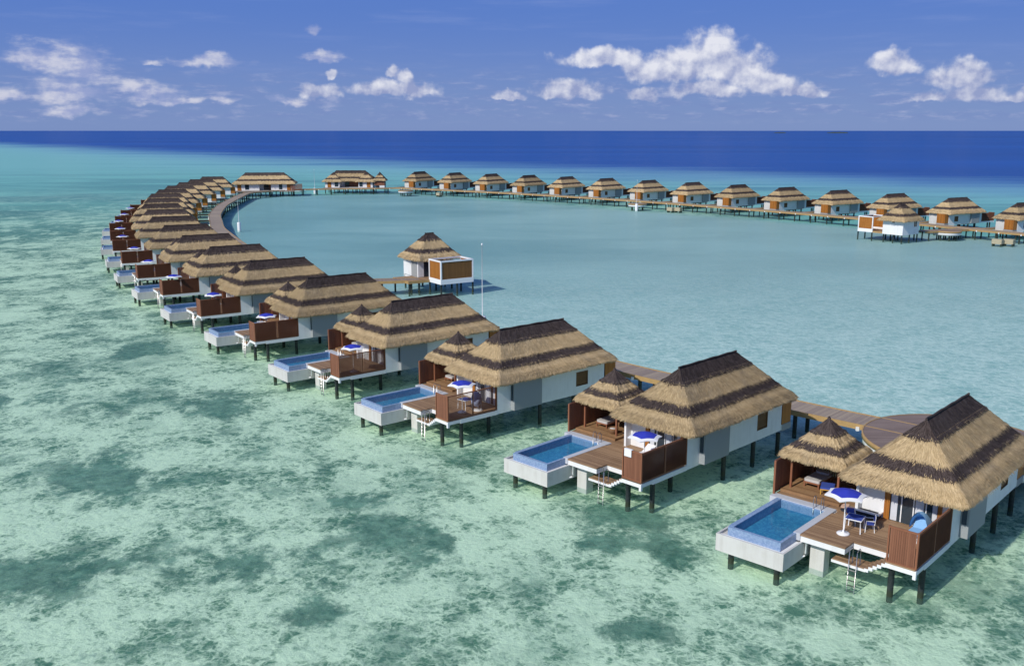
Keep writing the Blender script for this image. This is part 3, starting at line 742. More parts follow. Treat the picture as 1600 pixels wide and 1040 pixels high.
PILES_N = [(0.43, 1.31, 1.62), (1.33, 0.12, 1.56), (5.0, 1.4, 1.58), (9.3, 0.14, 1.6), (13.0, 0.12, 1.6), (16.45, 0.15, 1.4), (-1.75, 9.1, 0.61), (-1.75, 6.4, 0.61),
           (3.6, 6.4, 0.61), (3.6, 9.1, 0.61), (9.0, 9.6, 1.58), (9.3, 5.0, 1.6), (13.0, 5.0, 1.6), (16.45, 5.0, 1.4), (5.2, 5.4, 1.58)]
def access_jetty(root):
    j = part(root, 'access_jetty', lambda m: m.box(12.0, 21.0, 5.6, 7.0, 1.80, 1.90), M_walk)
    part(j, 'jetty_fascia', lambda m: (m.box(12.0, 21.0, 5.54, 5.597, 1.62, 1.92), m.box(12.0, 21.0, 7.003, 7.06, 1.62, 1.92)), M_fascia)
    for x in (13.2, 17.0): pile(root, x, 6.3, 1.8, 0.13)

VILL = [(19.77, 42.61, 47.08), (7.87, 54.23, 44.58), (-4.75, 66.73, 40.41), (-15.06, 79.45, 39.31), (-26.18, 93.7, 35.86), (-36.03, 107.11, 34.88), (-45.7, 121.57, 32.54), (-54.52, 135.82, 29.88), (-63.18, 151.62, 26.35), (-71.4, 167.9, 23.74), (-78.43, 183.69, 21.34), (-85.04, 199.25, 19.15), (-90.67, 215.75, 17.29), (-96.21, 232.61, 15.77), (-100.76, 250.0, 14.52), (-104.75, 267.65, 13.5), (-107.74, 285.7, 12.65), (-110.45, 303.84, 11.88), (-112.48, 322.18, 11.14),
        (124.03, 211.14, 206.23), (115.56, 226.56, 208.71), (106.56, 241.55, 211.27), (96.84, 255.85, 213.99), (86.52, 269.37, 216.66), (75.85, 282.69, 219.25), (64.71, 295.93, 221.76), (52.92, 308.87, 224.12), (40.41, 321.45, 226.57), (27.62, 333.38, 229.1), (14.55, 344.73, 231.53), (0.71, 355.16, 233.88), (-13.41, 365.45, 236.12), (-27.94, 375.59, 238.47)]
ORD = ['nearest', 'second', 'third', 'fourth', 'fifth', 'sixth', 'seventh', 'eighth', 'ninth', 'tenth', 'eleventh', 'twelfth', 'thirteenth', 'fourteenth', 'fifteenth', 'sixteenth', 'seventeenth', 'eighteenth', 'nineteenth', 'twentieth']

def at(k, x, y, z=0.0):
    vx, vy, a = VILL[k]; a = radians(a); mir = 1 if k < 19 else -1; y = y * mir
    return (vx + x * cos(a) - y * sin(a), vy + x * sin(a) + y * cos(a), z)
def place(o, k):
    vx, vy, a = VILL[k]; o.location = (vx, vy, 0); o.rotation_euler = (0, 0, radians(a)); o.scale = (1, 1 if k < 19 else -1, 1)

protoA = empty('overwater_villa'); villa_shell(protoA, 26000, 1.0); villa_extras(protoA); villa_piles(protoA, PILES_N); access_jetty(protoA)
protoB = empty('overwater_villa'); villa_shell(protoB, 6000, 2.2); villa_extras(protoB); villa_piles(protoB, PILES_N); access_jetty(protoB)
protoC = empty('overwater_villa'); villa_shell(protoC, 3000, 3.2, 0.35); villa_piles(protoC, PILES_N); access_jetty(protoC)

def villa_label(k):
    if k < 19:
        if k == 0: return 'nearest thatched villa at the right edge with parasol and table on its deck'
        if k == 18: return 'small far thatched villa, last of the curved left row, beside the long roofed double villa'
        return '%s thatched villa of the curved left row counting from the nearest one' % ORD[k]
    j = k - 19
    if j == 0: return 'far thatched villa cut off by the right edge of the picture'
    if j == 2: return 'far thatched villa directly behind the white spa pavilion on the right'
    if j == 13: return 'leftmost and smallest thatched villa of the far straight row'
    return '%s thatched villa from the right in the far straight row' % ORD[j]
roots = []
for k in range(len(VILL)):
    if k == 0: o = protoA
    elif k < 6: o = copy_tree(protoA)
    elif k == 6: o = protoB
    elif k < 19: o = copy_tree(protoB)
    elif k == 19: o = protoC
    else: o = copy_tree(protoC)
    place(o, k)
    tag(o, villa_label(k), 'villa', 'thatched villas of the curved left row' if k < 19 else 'thatched villas of the far row')
    roots.append(o)

# things that stand on the decks -------------------------------------------------
def make_umbrella():
    r = empty('patio_umbrella')
    part(r, 'base', lambda m: m.lathe([(0.0, 0.0), (0.34, 0.0), (0.34, 0.05), (0.28, 0.09), (0.06, 0.11), (0.05, 0.2), (0.0, 0.2)], 0, 0, 20), M_whitep)
    part(r, 'pole', lambda m: m.tube([(0, 0, 0.1), (0, 0, 2.5)], 0.026, 8), M_whitep)
    def can(m):
        n = 6; sub = 6; R0 = 1.12
        rings = [(0.0, 2.52), (0.12, 2.51), (0.40, 2.42), (0.68, 2.31), (0.72, 2.295), (1.0, 2.19)]
        prev = None
        for ri, (rr, z) in enumerate(rings):
            base = len(m.v)
            for i in range(n * sub):
                a = 2 * pi * i / (n * sub); f = (i % sub) / sub; s = sin(pi * f)
                rad = rr * R0 * (1 - 0.20 * s * (rr ** 1.5)); zz = z + 0.045 * s * rr * (1 if rr > .2 else 0)
                m.v.append((rad * cos(a), rad * sin(a), zz))
            if prev is not None:
                for i in range(n * sub):
                    j = (i + 1) % (n * sub); m.face((prev + i, prev + j, base + j, base + i), 1 if ri == 5 else 0, smooth=False)
            prev = base
        # underside a little lower so the cloth has thickness
        base = len(m.v)
        for i in range(n * sub):
            q = m.v[prev + i]; m.v.append((q[0] * .99, q[1] * .99, q[2] - 0.05))
        for i in range(n * sub):
            j = (i + 1) % (n * sub); m.face((prev + i, prev + j, base + j, base + i), 1)
    part(r, 'canopy', can, [M_blue, M_canvas])
    part(r, 'rib', lambda m: [m.tube([(0, 0, 2.5), (1.05 * cos(a), 1.05 * sin(a), 2.17)], 0.010, 5) for a in [2 * pi * i / 6 for i in range(6)]], M_whitep)
    return r
um = make_umbrella()
UMB = [(1.72, 4.47), (2.01, 1.34), (2.22, 1.14), (1.97, 0.9), (1.86, 1.37), (1.81, 0.8), (1.7, 0.6), (1.81, 0.9), (2.1, 0.8), (1.85, 2.6), (1.95, 0.7), (1.85, 0.7), (2.0, 0.8), (2.1, 1.6), (2.0, 0.9), (2.0, 1.0), (2.0, 1.0), (2.0, 1.0), (2.0, 1.0)]
for k in range(14):
    o = um if k == 0 else copy_tree(um)
    x, y = UMB[k]; o.location = at(k, x, y, 1.98); o.rotation_euler = (0, 0, radians(VILL[k][2] + 13 * k + 8))
    tag(o, 'blue parasol with white border over the table, on the deck of the nearest villa' if k == 0 else
        'blue and white parasol on the deck of the %s villa of the left row' % ORD[k], 'parasol', 'blue and white deck parasols')

def make_table():
    r = empty('patio_table')
    part(r, 'table_top', lambda m: (m.box(-0.42, 0.42, -0.42, 0.42, 0.70, 0.735, bev=0.06)), M_blueseat)
    part(r, 'table_rim', lambda m: (m.box(-0.45, 0.45, -0.45, -0.422, 0.69, 0.74), m.box(-0.45, 0.45, 0.422, 0.45, 0.69, 0.74), m.box(-0.45, -0.422, -0.42, 0.42, 0.69, 0.74), m.box(0.422, 0.45, -0.42, 0.42, 0.69, 0.74)), M_whitep)
    for sx, sy in ((-1, -1), (1, -1), (1, 1), (-1, 1)):
        part(r, 'leg', lambda m: m.tube([(sx * .38, sy * .38, 0.70), (sx * .43, sy * .43, 0.0)], 0.025, 8), M_whitep)
    return r
def make_chair():
    r = empty('patio_chair')
    part(r, 'seat', lambda m: m.box(-0.22, 0.22, -0.23, 0.23, 0.42, 0.45, bev=0.04), M_blueseat)
    part(r, 'backrest', lambda m: m.prism([(0.23, -0.2), (0.26, -0.2), (0.28, 0.0), (0.26, 0.2), (0.23, 0.2), (0.25, 0.0)], 0.52, 0.84), M_blueseat)
    part(r, 'back_frame', lambda m: m.tube([(0.22, -0.25, 0.42), (0.27, -0.25, 0.84), (0.29, 0.0, 0.9), (0.27, 0.25, 0.84), (0.22, 0.25, 0.42)], 0.018, 7), M_whitep)
    part(r, 'armrest', lambda m: [m.tube([(0.25, s * .26, 0.64), (-0.2, s * .26, 0.64)], 0.018, 6) for s in (-1, 1)], M_whitep)
    for sx, sy in ((-1, -1), (1, -1), (1, 1), (-1, 1)):
        part(r, 'leg', lambda m: m.tube([(sx * .2, sy * .25, 0.64 if sx < 0 else 0.43), (sx * .24, sy * .27, 0.0)], 0.018, 7), M_whitep)
    return r
tb = make_table(); ch = make_chair()
for k, (x, y, lab) in {0: (2.62, 4.25, 'white framed table with blue top under the parasol of the nearest villa'),
                       2: (3.12, 1.89, 'small white framed table behind the see-through louvres of the third villa')}.items():
    o = tb if k == 0 else copy_tree(tb); o.location = at(k, x, y, 1.98); o.rotation_euler = (0, 0, radians(VILL[k][2] + 8)); tag(o, lab, 'table', 'white framed deck tables')
first = True
for k, x, y, rz, lab in ((0, 3.05, 3.62, -60, 'white and blue chair on the right side of the table on the nearest villa deck'),
                         (0, 3.2, 4.75, 25, 'white and blue chair behind the table on the nearest villa deck'),
                         (2, 3.6, 1.3, -40, 'white and blue chair beside the hanging seat on the third villa deck')):
    o = ch if first else copy_tree(ch); first = False
    o.location = at(k, x, y, 1.98); o.rotation_euler = (0, 0, radians(VILL[k][2] + rz)); tag(o, lab, 'chair', 'white and blue deck chairs')

def make_lounger(hood):
    r = empty('hooded_lounger' if hood else 'sun_lounger')
    part(r, 'mattress', lambda m: m.prism([(-0.95, -0.33), (0.95, -0.33), (0.95, 0.33), (-0.95, 0.33)], 0.30, 0.40), M_sky if hood else M_canvas)
    def bk(m):
        n = len(m.v); m.v += [(0.25, -.33, .40), (0.25, .33, .40), (0.92, .33, .78), (0.92, -.33, .78), (0.28, -.33, .33), (0.28, .33, .33), (0.97, .33, .70), (0.97, -.33, .70)]
        for q in ((0, 1, 2, 3), (7, 6, 5, 4), (0, 3, 7, 4), (1, 5, 6, 2), (3, 2, 6, 7), (0, 4, 5, 1)): m.face(tuple(n + i for i in q))
    part(r, 'backrest', bk, M_sky if hood else M_canvas)
    part(r, 'frame', lambda m: (m.box(-0.98, 0.98, -0.36, -0.332, 0.24, 0.32), m.box(-0.98, 0.98, 0.332, 0.36, 0.24, 0.32), m.box(-0.98, -0.952, -0.332, 0.332, 0.24, 0.32)), M_whitep)
    for sx, sy in ((-1, -1), (1, -1), (1, 1), (-1, 1)):
        part(r, 'leg', lambda m: m.box(sx * .85 - .03, sx * .85 + .03, sy * .32 - .03, sy * .32 + .03, 0.0, 0.24), M_whitep)
    if hood:
        def hd(m):
            na, nb = 10, 8; base = len(m.v)
            for s in (1.0, 0.95):
                for i in range(na + 1):
                    for j in range(nb + 1):
                        th = pi * j / nb; ph_ = radians(8 + 84 * i / na)
                        m.v.append((0.15 + 0.85 * s * cos(ph_), 0.48 * s * cos(th), 0.38 + 0.95 * s * sin(th) * (0.35 + 0.65 * sin(ph_))))
            K = (na + 1) * (nb + 1)
            for o_ in (0, K):
                for i in range(na):
                    for j in range(nb):
                        a = base + o_ + i * (nb + 1) + j; m.face((a, a + 1, a + nb + 2, a + nb + 1), smooth=True)
        part(r, 'hood', hd, M_sky)
    return r
hl = make_lounger(True); hl.location = at(0, 4.0, 1.45, 1.98); hl.rotation_euler = (0, 0, radians(VILL[0][2] + 0))
tag(hl, 'pale blue sun lounger with rounded hood behind the screen of the nearest villa', 'sun lounger')
sl = make_lounger(False); first = True
for k, x, y, lab in ((1, 3.6, 2.6, 'white sun lounger on the second villa deck, closer to its door'), (1, 3.2, 1.75, 'white sun lounger on the second villa deck, next to the parasol'),
                     (0, 4.1, 2.6, 'plain white sun lounger beside the hooded pale blue one on the nearest villa')):
    if k == 0: continue
    o = sl if first else copy_tree(sl); first = False
    o.location = at(k, x, y, 1.98); o.rotation_euler = (0, 0, radians(VILL[k][2])); tag(o, lab, 'sun lounger', 'white loungers on the second villa')

def make_daybed():
    r = empty('daybed')
    part(r, 'frame', lambda m: (m.box(-0.9, 0.9, -0.5, 0.5, 0.24, 0.34)), M_post)
    part(r, 'mattress', lambda m: m.box(-0.88, 0.88, -0.48, 0.48, 0.342, 0.50, bev=0.05), M_cush)
    part(r, 'pillow', lambda m: m.box(0.45, 0.85, -0.4, 0.4, 0.503, 0.62, bev=0.1), M_cush)
    for sx, sy in ((-1, -1), (1, -1), (1, 1), (-1, 1)):
        part(r, 'leg', lambda m: m.box(sx * .84 - .04, sx * .84 + .04, sy * .44 - .04, sy * .44 + .04, 0, 0.24), M_post)
    return r
db = make_daybed()
for k in range(0, 4):
    o = db if k == 0 else copy_tree(db)
    o.location = at(k, 7.3, 8.55, 2.14); o.rotation_euler = (0, 0, radians(VILL[k][2]))
    tag(o, 'grey cushioned daybed in the gazebo of the %s' % ('nearest villa' if k == 0 else '%s villa of the left row' % ORD[k]), 'daybed', 'gazebo daybeds')
def make_stool():
    r = empty('blue_bench')
    part(r, 'seat', lambda m: m.box(-0.45, 0.45, -0.38, 0.38, 0.34, 0.46, bev=0.04), M_blueseat)
    part(r, 'frame', lambda m: (m.box(-0.45, 0.45, -0.38, -0.34, 0.28, 0.338), m.box(-0.45, 0.45, 0.34, 0.38, 0.28, 0.338), m.box(-0.45, -0.41, -0.34, 0.34, 0.28, 0.338)), M_yellow)
    for sx, sy in ((-1, -1), (1, -1), (1, 1), (-1, 1)):
        part(r, 'leg', lambda m: m.box(sx * .42 - .025, sx * .42 + .025, sy * .35 - .025, sy * .35 + .025, 0, 0.28), M_yellow)
    return r
bs = make_stool(); bs.location = at(0, 6.35, 7.5, 2.14); bs.rotation_euler = (0, 0, radians(VILL[0][2] + 20)); tag(bs, 'blue cushioned bench with yellow wooden legs in the nearest gazebo', 'bench')
def make_basket():
    r = empty('rattan_chair')
    part(r, 'shell', lambda m: m.lathe([(0.18, 0.0), (0.30, 0.12), (0.34, 0.3), (0.36, 0.42), (0.31, 0.42), (0.28, 0.25), (0.0, 0.2)], 0, 0, 16), M_rattan)
    part(r, 'backrest', lambda m: m.tube([(0.30, -0.3, 0.4), (0.38, -0.15, 0.72), (0.42, 0.0, 0.8), (0.38, 0.15, 0.72), (0.30, 0.3, 0.4)], 0.035, 7), M_rattan)
    part(r, 'cushion', lambda m: m.lathe([(0.0, 0.36), (0.26, 0.36), (0.28, 0.3), (0.26, 0.24)], 0, 0, 14), M_canvas)
    return r
rb = make_basket(); rb.location = at(1, 5.95, 7.1, 2.14); tag(rb, 'round rattan armchair in the gazebo of the second villa', 'armchair')
hc = empty('hanging_seat', at(2, 3.4, 0.9, 1.98))
part(hc, 'stand', lambda m: m.tube([(0.35, 0, 0), (0.42, 0, 0.8), (0.3, 0, 1.55), (0, 0, 1.75)], 0.03, 7), M_whitep)
part(hc, 'basket', lambda m: m.lathe([(0.05, 1.55), (0.3, 1.3), (0.42, 0.9), (0.38, 0.55), (0.15, 0.35), (0.0, 0.33)], 0, 0, 16), mat('blue_white_weave', (0.40, 0.48, 0.72), 0.8, 0.5, 14.0))
part(hc, 'base', lambda m: m.lathe([(0.0, 0.0), (0.42, 0.0), (0.42, 0.04), (0.0, 0.05)], 0.1, 0, 20), M_whitep)
tag(hc, 'blue and white woven hanging seat behind the louvres of the third villa', 'hanging chair')
bt_ = empty('bath_towel', at(1, 0, 0)); bt_.rotation_euler = (0, 0, radians(VILL[1][2]))
part(bt_, 'cloth', lambda m: (m.box(-0.03, 0.13, 0.75, 1.35, 3.903, 3.93), m.box(-0.045, -0.02, 0.78, 1.33, 3.45, 3.90), m.box(0.12, 0.14, 0.76, 1.34, 3.35, 3.90)), M_canvas)
tag(bt_, 'white towel hung over the timber screen of the second villa', 'towel')
# low white planter ledge beside the glass doors of the first villas
dr = MB(); dr.lathe([(0.0, 0.0), (0.24, 0.0), (0.26, 0.03), (0.20, 0.05), (0.0, 0.05)], 0, 0, 18)
o = dr.build('drain_cover', M_dark); o.location = at(0, 4.85, 5.75, 1.982); tag(o, 'small round dark cover lying on the nearest deck by the pool corner', 'cover')
tw = MB(); tw.box(-0.3, 0.3, -0.2, 0.2, 0.0, 0.05, bev=0.04)
o = tw.build('folded_towel', mat('peach_towel', (0.62, 0.42, 0.32), 0.9, 0.1, 8.0)); o.location = at(0, 5.45, 6.0, 1.982); o.rotation_euler = (0, 0, radians(60)); tag(o, 'pale peach towel on the nearest deck in front of the gazebo', 'towel')
lg = empty('white_planter', at(0, 0, 0)); lg.rotation_euler = (0, 0, radians(VILL[0][2]))
part(lg, 'box', lambda m: (m.box(4.75, 5.22, 3.85, 5.1, 1.985, 2.25)), M_dark)
part(lg, 'rim', lambda m: (m.box(4.65, 4.80, 3.75, 5.15, 2.25, 2.33), m.box(4.80, 5.29, 3.75, 3.90, 2.25, 2.33)), M_whitep)
tag(lg, 'low white edged box against the white wall behind the nearest table', 'planter')

# ------------------------------------------------------------------ boardwalk
def catmull(pts, step):
    out = []
    P_ = [pts[0]] + pts + [pts[-1]]
    for i in range(1, len(P_) - 2):
        p0, p1, p2, p3 = [Vector(q) for q in P_[i - 1:i + 3]]
        n = max(2, int((p2 - p1).length / step))
        for k in range(n):
            t = k / n; out.append(0.5 * ((2 * p1) + (-p0 + p2) * t + (2 * p0 - 5 * p1 + 4 * p2 - p3) * t * t + (-p0 + 3 * p1 - 3 * p2 + p3) * t ** 3))
    out.append(Vector(pts[-1])); return out
path = [(58, 28), (48, 41)]
path += [at(k, 22.0, 2.5)[:2] for k in range(19)]
path += [(-87.6, 338), (-80.0, 348), (-66, 353.5), (-52, 356.0)]
path += [at(k, 22.0, 2.5)[:2] for k in range(len(VILL) - 1, 18, -1)]
path += [(112, 190), (122, 170), (130, 150)]
cl = catmull([(p[0], p[1], 0.0) for p in path], 1.2)
HW = 1.35; ZW = 1.92
def frames(cl):
    fr = []
    for i, p in enumerate(cl):
        d = (cl[min(i + 1, len(cl) - 1)] - cl[max(i - 1, 0)]); d.z = 0; d.normalize(); fr.append((p, d, Vector((-d.y, d.x, 0))))
    return fr
FR = frames(cl)
# boards follow the curve, so their material runs along the path through a UV map
m = MB(); uv = []; s = 0.0
for i in range(len(FR) - 1):
    (p, d, n), (p2, d2, n2) = FR[i], FR[i + 1]
    L = (p2 - p).length; q = []
    for zt in (ZW - 0.1, ZW):
        q += [p + n * HW + Vector((0, 0, zt)), p - n * HW + Vector((0, 0, zt)), p2 - n2 * HW + Vector((0, 0, zt)), p2 + n2 * HW + Vector((0, 0, zt))]
    b0 = len(m.v); m.v += [tuple(v) for v in q]
    m.face((b0 + 4, b0 + 5, b0 + 6, b0 + 7)); m.face((b0 + 3, b0 + 2, b0 + 1, b0)); m.face((b0, b0 + 1, b0 + 5, b0 + 4)) if i == 0 else None
    uv += [(s, 2.7), (s, 0), (s + L, 0), (s + L, 2.7)] + [(s, 0)] * 4 + ([(0, 0)] * 4 if i == 0 else [])
    s += L
def b_walk(g, b, t):
    u = g.new('ShaderNodeUVMap').outputs[0]; x, y, z = g.xyz(u)
    s_ = g.m('MULTIPLY', x, 1 / 0.16); idx = g.m('FLOOR', s_); fr = g.m('FRACT', s_)
    wn = g.new('ShaderNodeTexWhiteNoise', noise_dimensions='1D'); g.put(wn.inputs['W'], idx)
    n = g.noise(g.comb(g.m('MULTIPLY', x, 6.0), y, 0.0), 1.0, 5.0, 0.6); big = g.noise(g.comb(x, y, 0.0), 0.09, 3.0)
    k = g.m('ADD', g.m('ADD', g.m('MULTIPLY', wn.outputs[0], 0.4), g.m('MULTIPLY', n, 0.4)), g.m('MULTIPLY', big, 0.7))
    c = g.mix(g.mapr(k, 0.4, 1.1), (0.26, 0.205, 0.175), (0.40, 0.325, 0.235))
    e = g.m('LESS_THAN', fr, 0.07)
    seam = g.m('LESS_THAN', g.m('FRACT', g.m('MULTIPLY', x, 1 / 4.4)), 0.012)
    g.put(b.inputs['Base Color'], g.mix(g.m('MULTIPLY', g.m('MAXIMUM', e, seam), 0.55), c, (0.05, 0.04, 0.03)))
walkm = mat('boardwalk_boards', 0, 0.75, build=b_walk)
bw = m.build('boardwalk', walkm); tag(bw, 'long curved timber boardwalk on piles linking all the villas', kind='structure')
ul = bw.data.uv_layers.new(name='UVMap')
for i, c_ in enumerate(uv): ul.data[i].uv = c_
def strip(o0, o1, z0, z1, name, mt):
    m = MB(); base = len(m.v)
    for (p, d, n) in FR:
        m.v += [tuple(p + n * o0 + Vector((0, 0, z0))), tuple(p + n * o1 + Vector((0, 0, z0))), tuple(p + n * o1 + Vector((0, 0, z1))), tuple(p + n * o0 + Vector((0, 0, z1)))]
    for i in range(len(FR) - 1):
        a, b_ = base + 4 * i, base + 4 * (i + 1)
        for k in range(4):
            k2 = (k + 1) % 4; m.face((a + k, a + k2, b_ + k2, b_ + k))
    return m.build(name, mt, bw)
strip(HW + 0.003, HW + 0.09, ZW - 0.34, ZW + 0.06, 'edge_beam', M_fascia)
strip(-HW - 0.09, -HW - 0.003, ZW - 0.34, ZW + 0.06, 'edge_beam', M_fascia)
# bents: two piles and a cross head every 4.6 m; small white lights on the beams
acc = 0.0; bents = []
for i in range(1, len(FR)):
    acc += (FR[i][0] - FR[i - 1][0]).length
    if acc >= 4.6: acc = 0.0; bents.append(FR[i])
vis = [b_ for b_ in bents if b_[0].y > 12]
lagn = []
allp = []
for (p, d, n) in vis:
    for sgn in (1, -1): allp.append((p + n * (sgn * 1.05), p.length))
allp.sort(key=lambda q: q[1])
# the far lagoon-side piles are the ones that show; near left ones hide behind the villas
show = [q for q in allp if q[0].y > 250 or q[0].x > 60 or q[0].y < 85]
show = show[:100] if len(show) > 100 else show
ids = set(id(q) for q in show)
for q in show:
    mm = MB(); mm.tube([(q[0].x, q[0].y, -1.4), (q[0].x, q[0].y, ZW - 0.3)], 0.17, 8); mm.build('pile', M_pile, bw)
mm = MB()
for q in allp:
    if id(q) not in ids: mm.tube([(q[0].x, q[0].y, -1.4), (q[0].x, q[0].y, ZW - 0.3)], 0.17, 6)
o = mm.build('piles', M_pile, bw); o['kind'] = 'stuff'
mm = MB()
for (p, d, n) in vis:
    a = p + n * 1.25; b_ = p - n * 1.25; t = d * 0.12
    q = [a - t, b_ - t, b_ + t, a + t]; mm.prism([(v.x, v.y) for v in q], ZW - 0.36, ZW - 0.101)
mm.build('cross_beam', M_pile, bw)
mm = MB()
for (p, d, n) in vis:
    for sgn in (1, -1):
        a = p + n * (sgn * (HW + 0.16)) + d * 0.5; mm.box(a.x - .1, a.x + .1, a.y - .1, a.y + .1, ZW - 0.42, ZW - 0.14)
mm.build('deck_light', M_whitep, bw)

# round platforms and service landings --------------------------------------------
def platform(x, y, r, lab, top=1.9, fas=True):
    root = empty('round_platform', (x, y, 0))
    mm = MB(); mm.lathe([(0.0, top), (r, top)], 0, 0, 48); mm.lathe([(r, top - 0.12), (0.0, top - 0.12)], 0, 0, 48); mm.lathe([(r, top), (r, top - 0.12)], 0, 0, 48)
    for k in range(len(mm.smooth)): mm.smooth[k] = False
    mm.build('platform_boards', mat('platform_timber', 0, 0.75, build=b_boards((0.27, 0.205, 0.175), (0.17, 0.125, 0.105), 0.16, 'y', gap=0.05)), root)
    mm = MB(); mm.lathe([(r + .002, top + 0.03), (r + .09, top + 0.03), (r + .09, top - 0.30), (r + .002, top - 0.30), (r + .002, top + 0.03)], 0, 0, 48); mm.build('timber_rim', M_fascia, root)
    mm = MB(); mm.lathe([(r - .35, top - 0.15), (r - .01, top - 0.15), (r - .01, top - 0.85), (r - .35, top - 0.85)], 0, 0, 48); mm.build('ring_beam', M_white, root)
    for k in range(6):
        a = 2 * pi * k / 6 + .3; mm = MB(); mm.tube([((r - .9) * cos(a), (r - .9) * sin(a), -1.4), ((r - .9) * cos(a), (r - .9) * sin(a), top - .15)], 0.16, 8); mm.build('pile', M_pile, root)
    tag(root, lab, 'platform'); return root
platform(30.9, 62.5, 6.1, 'wide round timber platform on the boardwalk behind the nearest villa', ZW + 0.035)
for (px, py, lab) in ((996, 319.5, 'small round platform by the mast in the middle of the far boardwalk'), (1481, 362.5, 'small round platform on the far boardwalk right of the spa pavilion'), (634, 298.5, 'small round platform at the left end of the far row')):
    x, y = ground(px, py, 1.5); platform(x, y, 2.7, lab, 1.80)
for (px, py, lab) in ((1559, 377, 'cream service tank under the far boardwalk near the right edge'), (1577, 377, 'cream service tank next to the one near the right edge'),
                      (1048, 326.5, 'cream service tank under the middle of the far boardwalk'), (1060, 326.8, 'smaller cream tank right of the one under the middle boardwalk'), (686, 303, 'cream service tank under the left part of the far boardwalk')):
    x, y = ground(px, py, 0.75); r_ = empty('service_tank', (x, y, 0)); r_.rotation_euler = (0, 0, radians(-48))
    part(r_, 'body', lambda m: m.box(-1.0, 1.0, -0.7, 0.7, 0.25, 1.2, bev=0.1), M_cream)
    part(r_, 'support', lambda m: (m.box(-0.9, -0.7, -0.6, 0.6, -1.3, 0.25), m.box(0.7, 0.9, -0.6, 0.6, -1.3, 0.25)), M_pile)
    tag(r_, lab, 'tank', 'service tanks below the boardwalk')

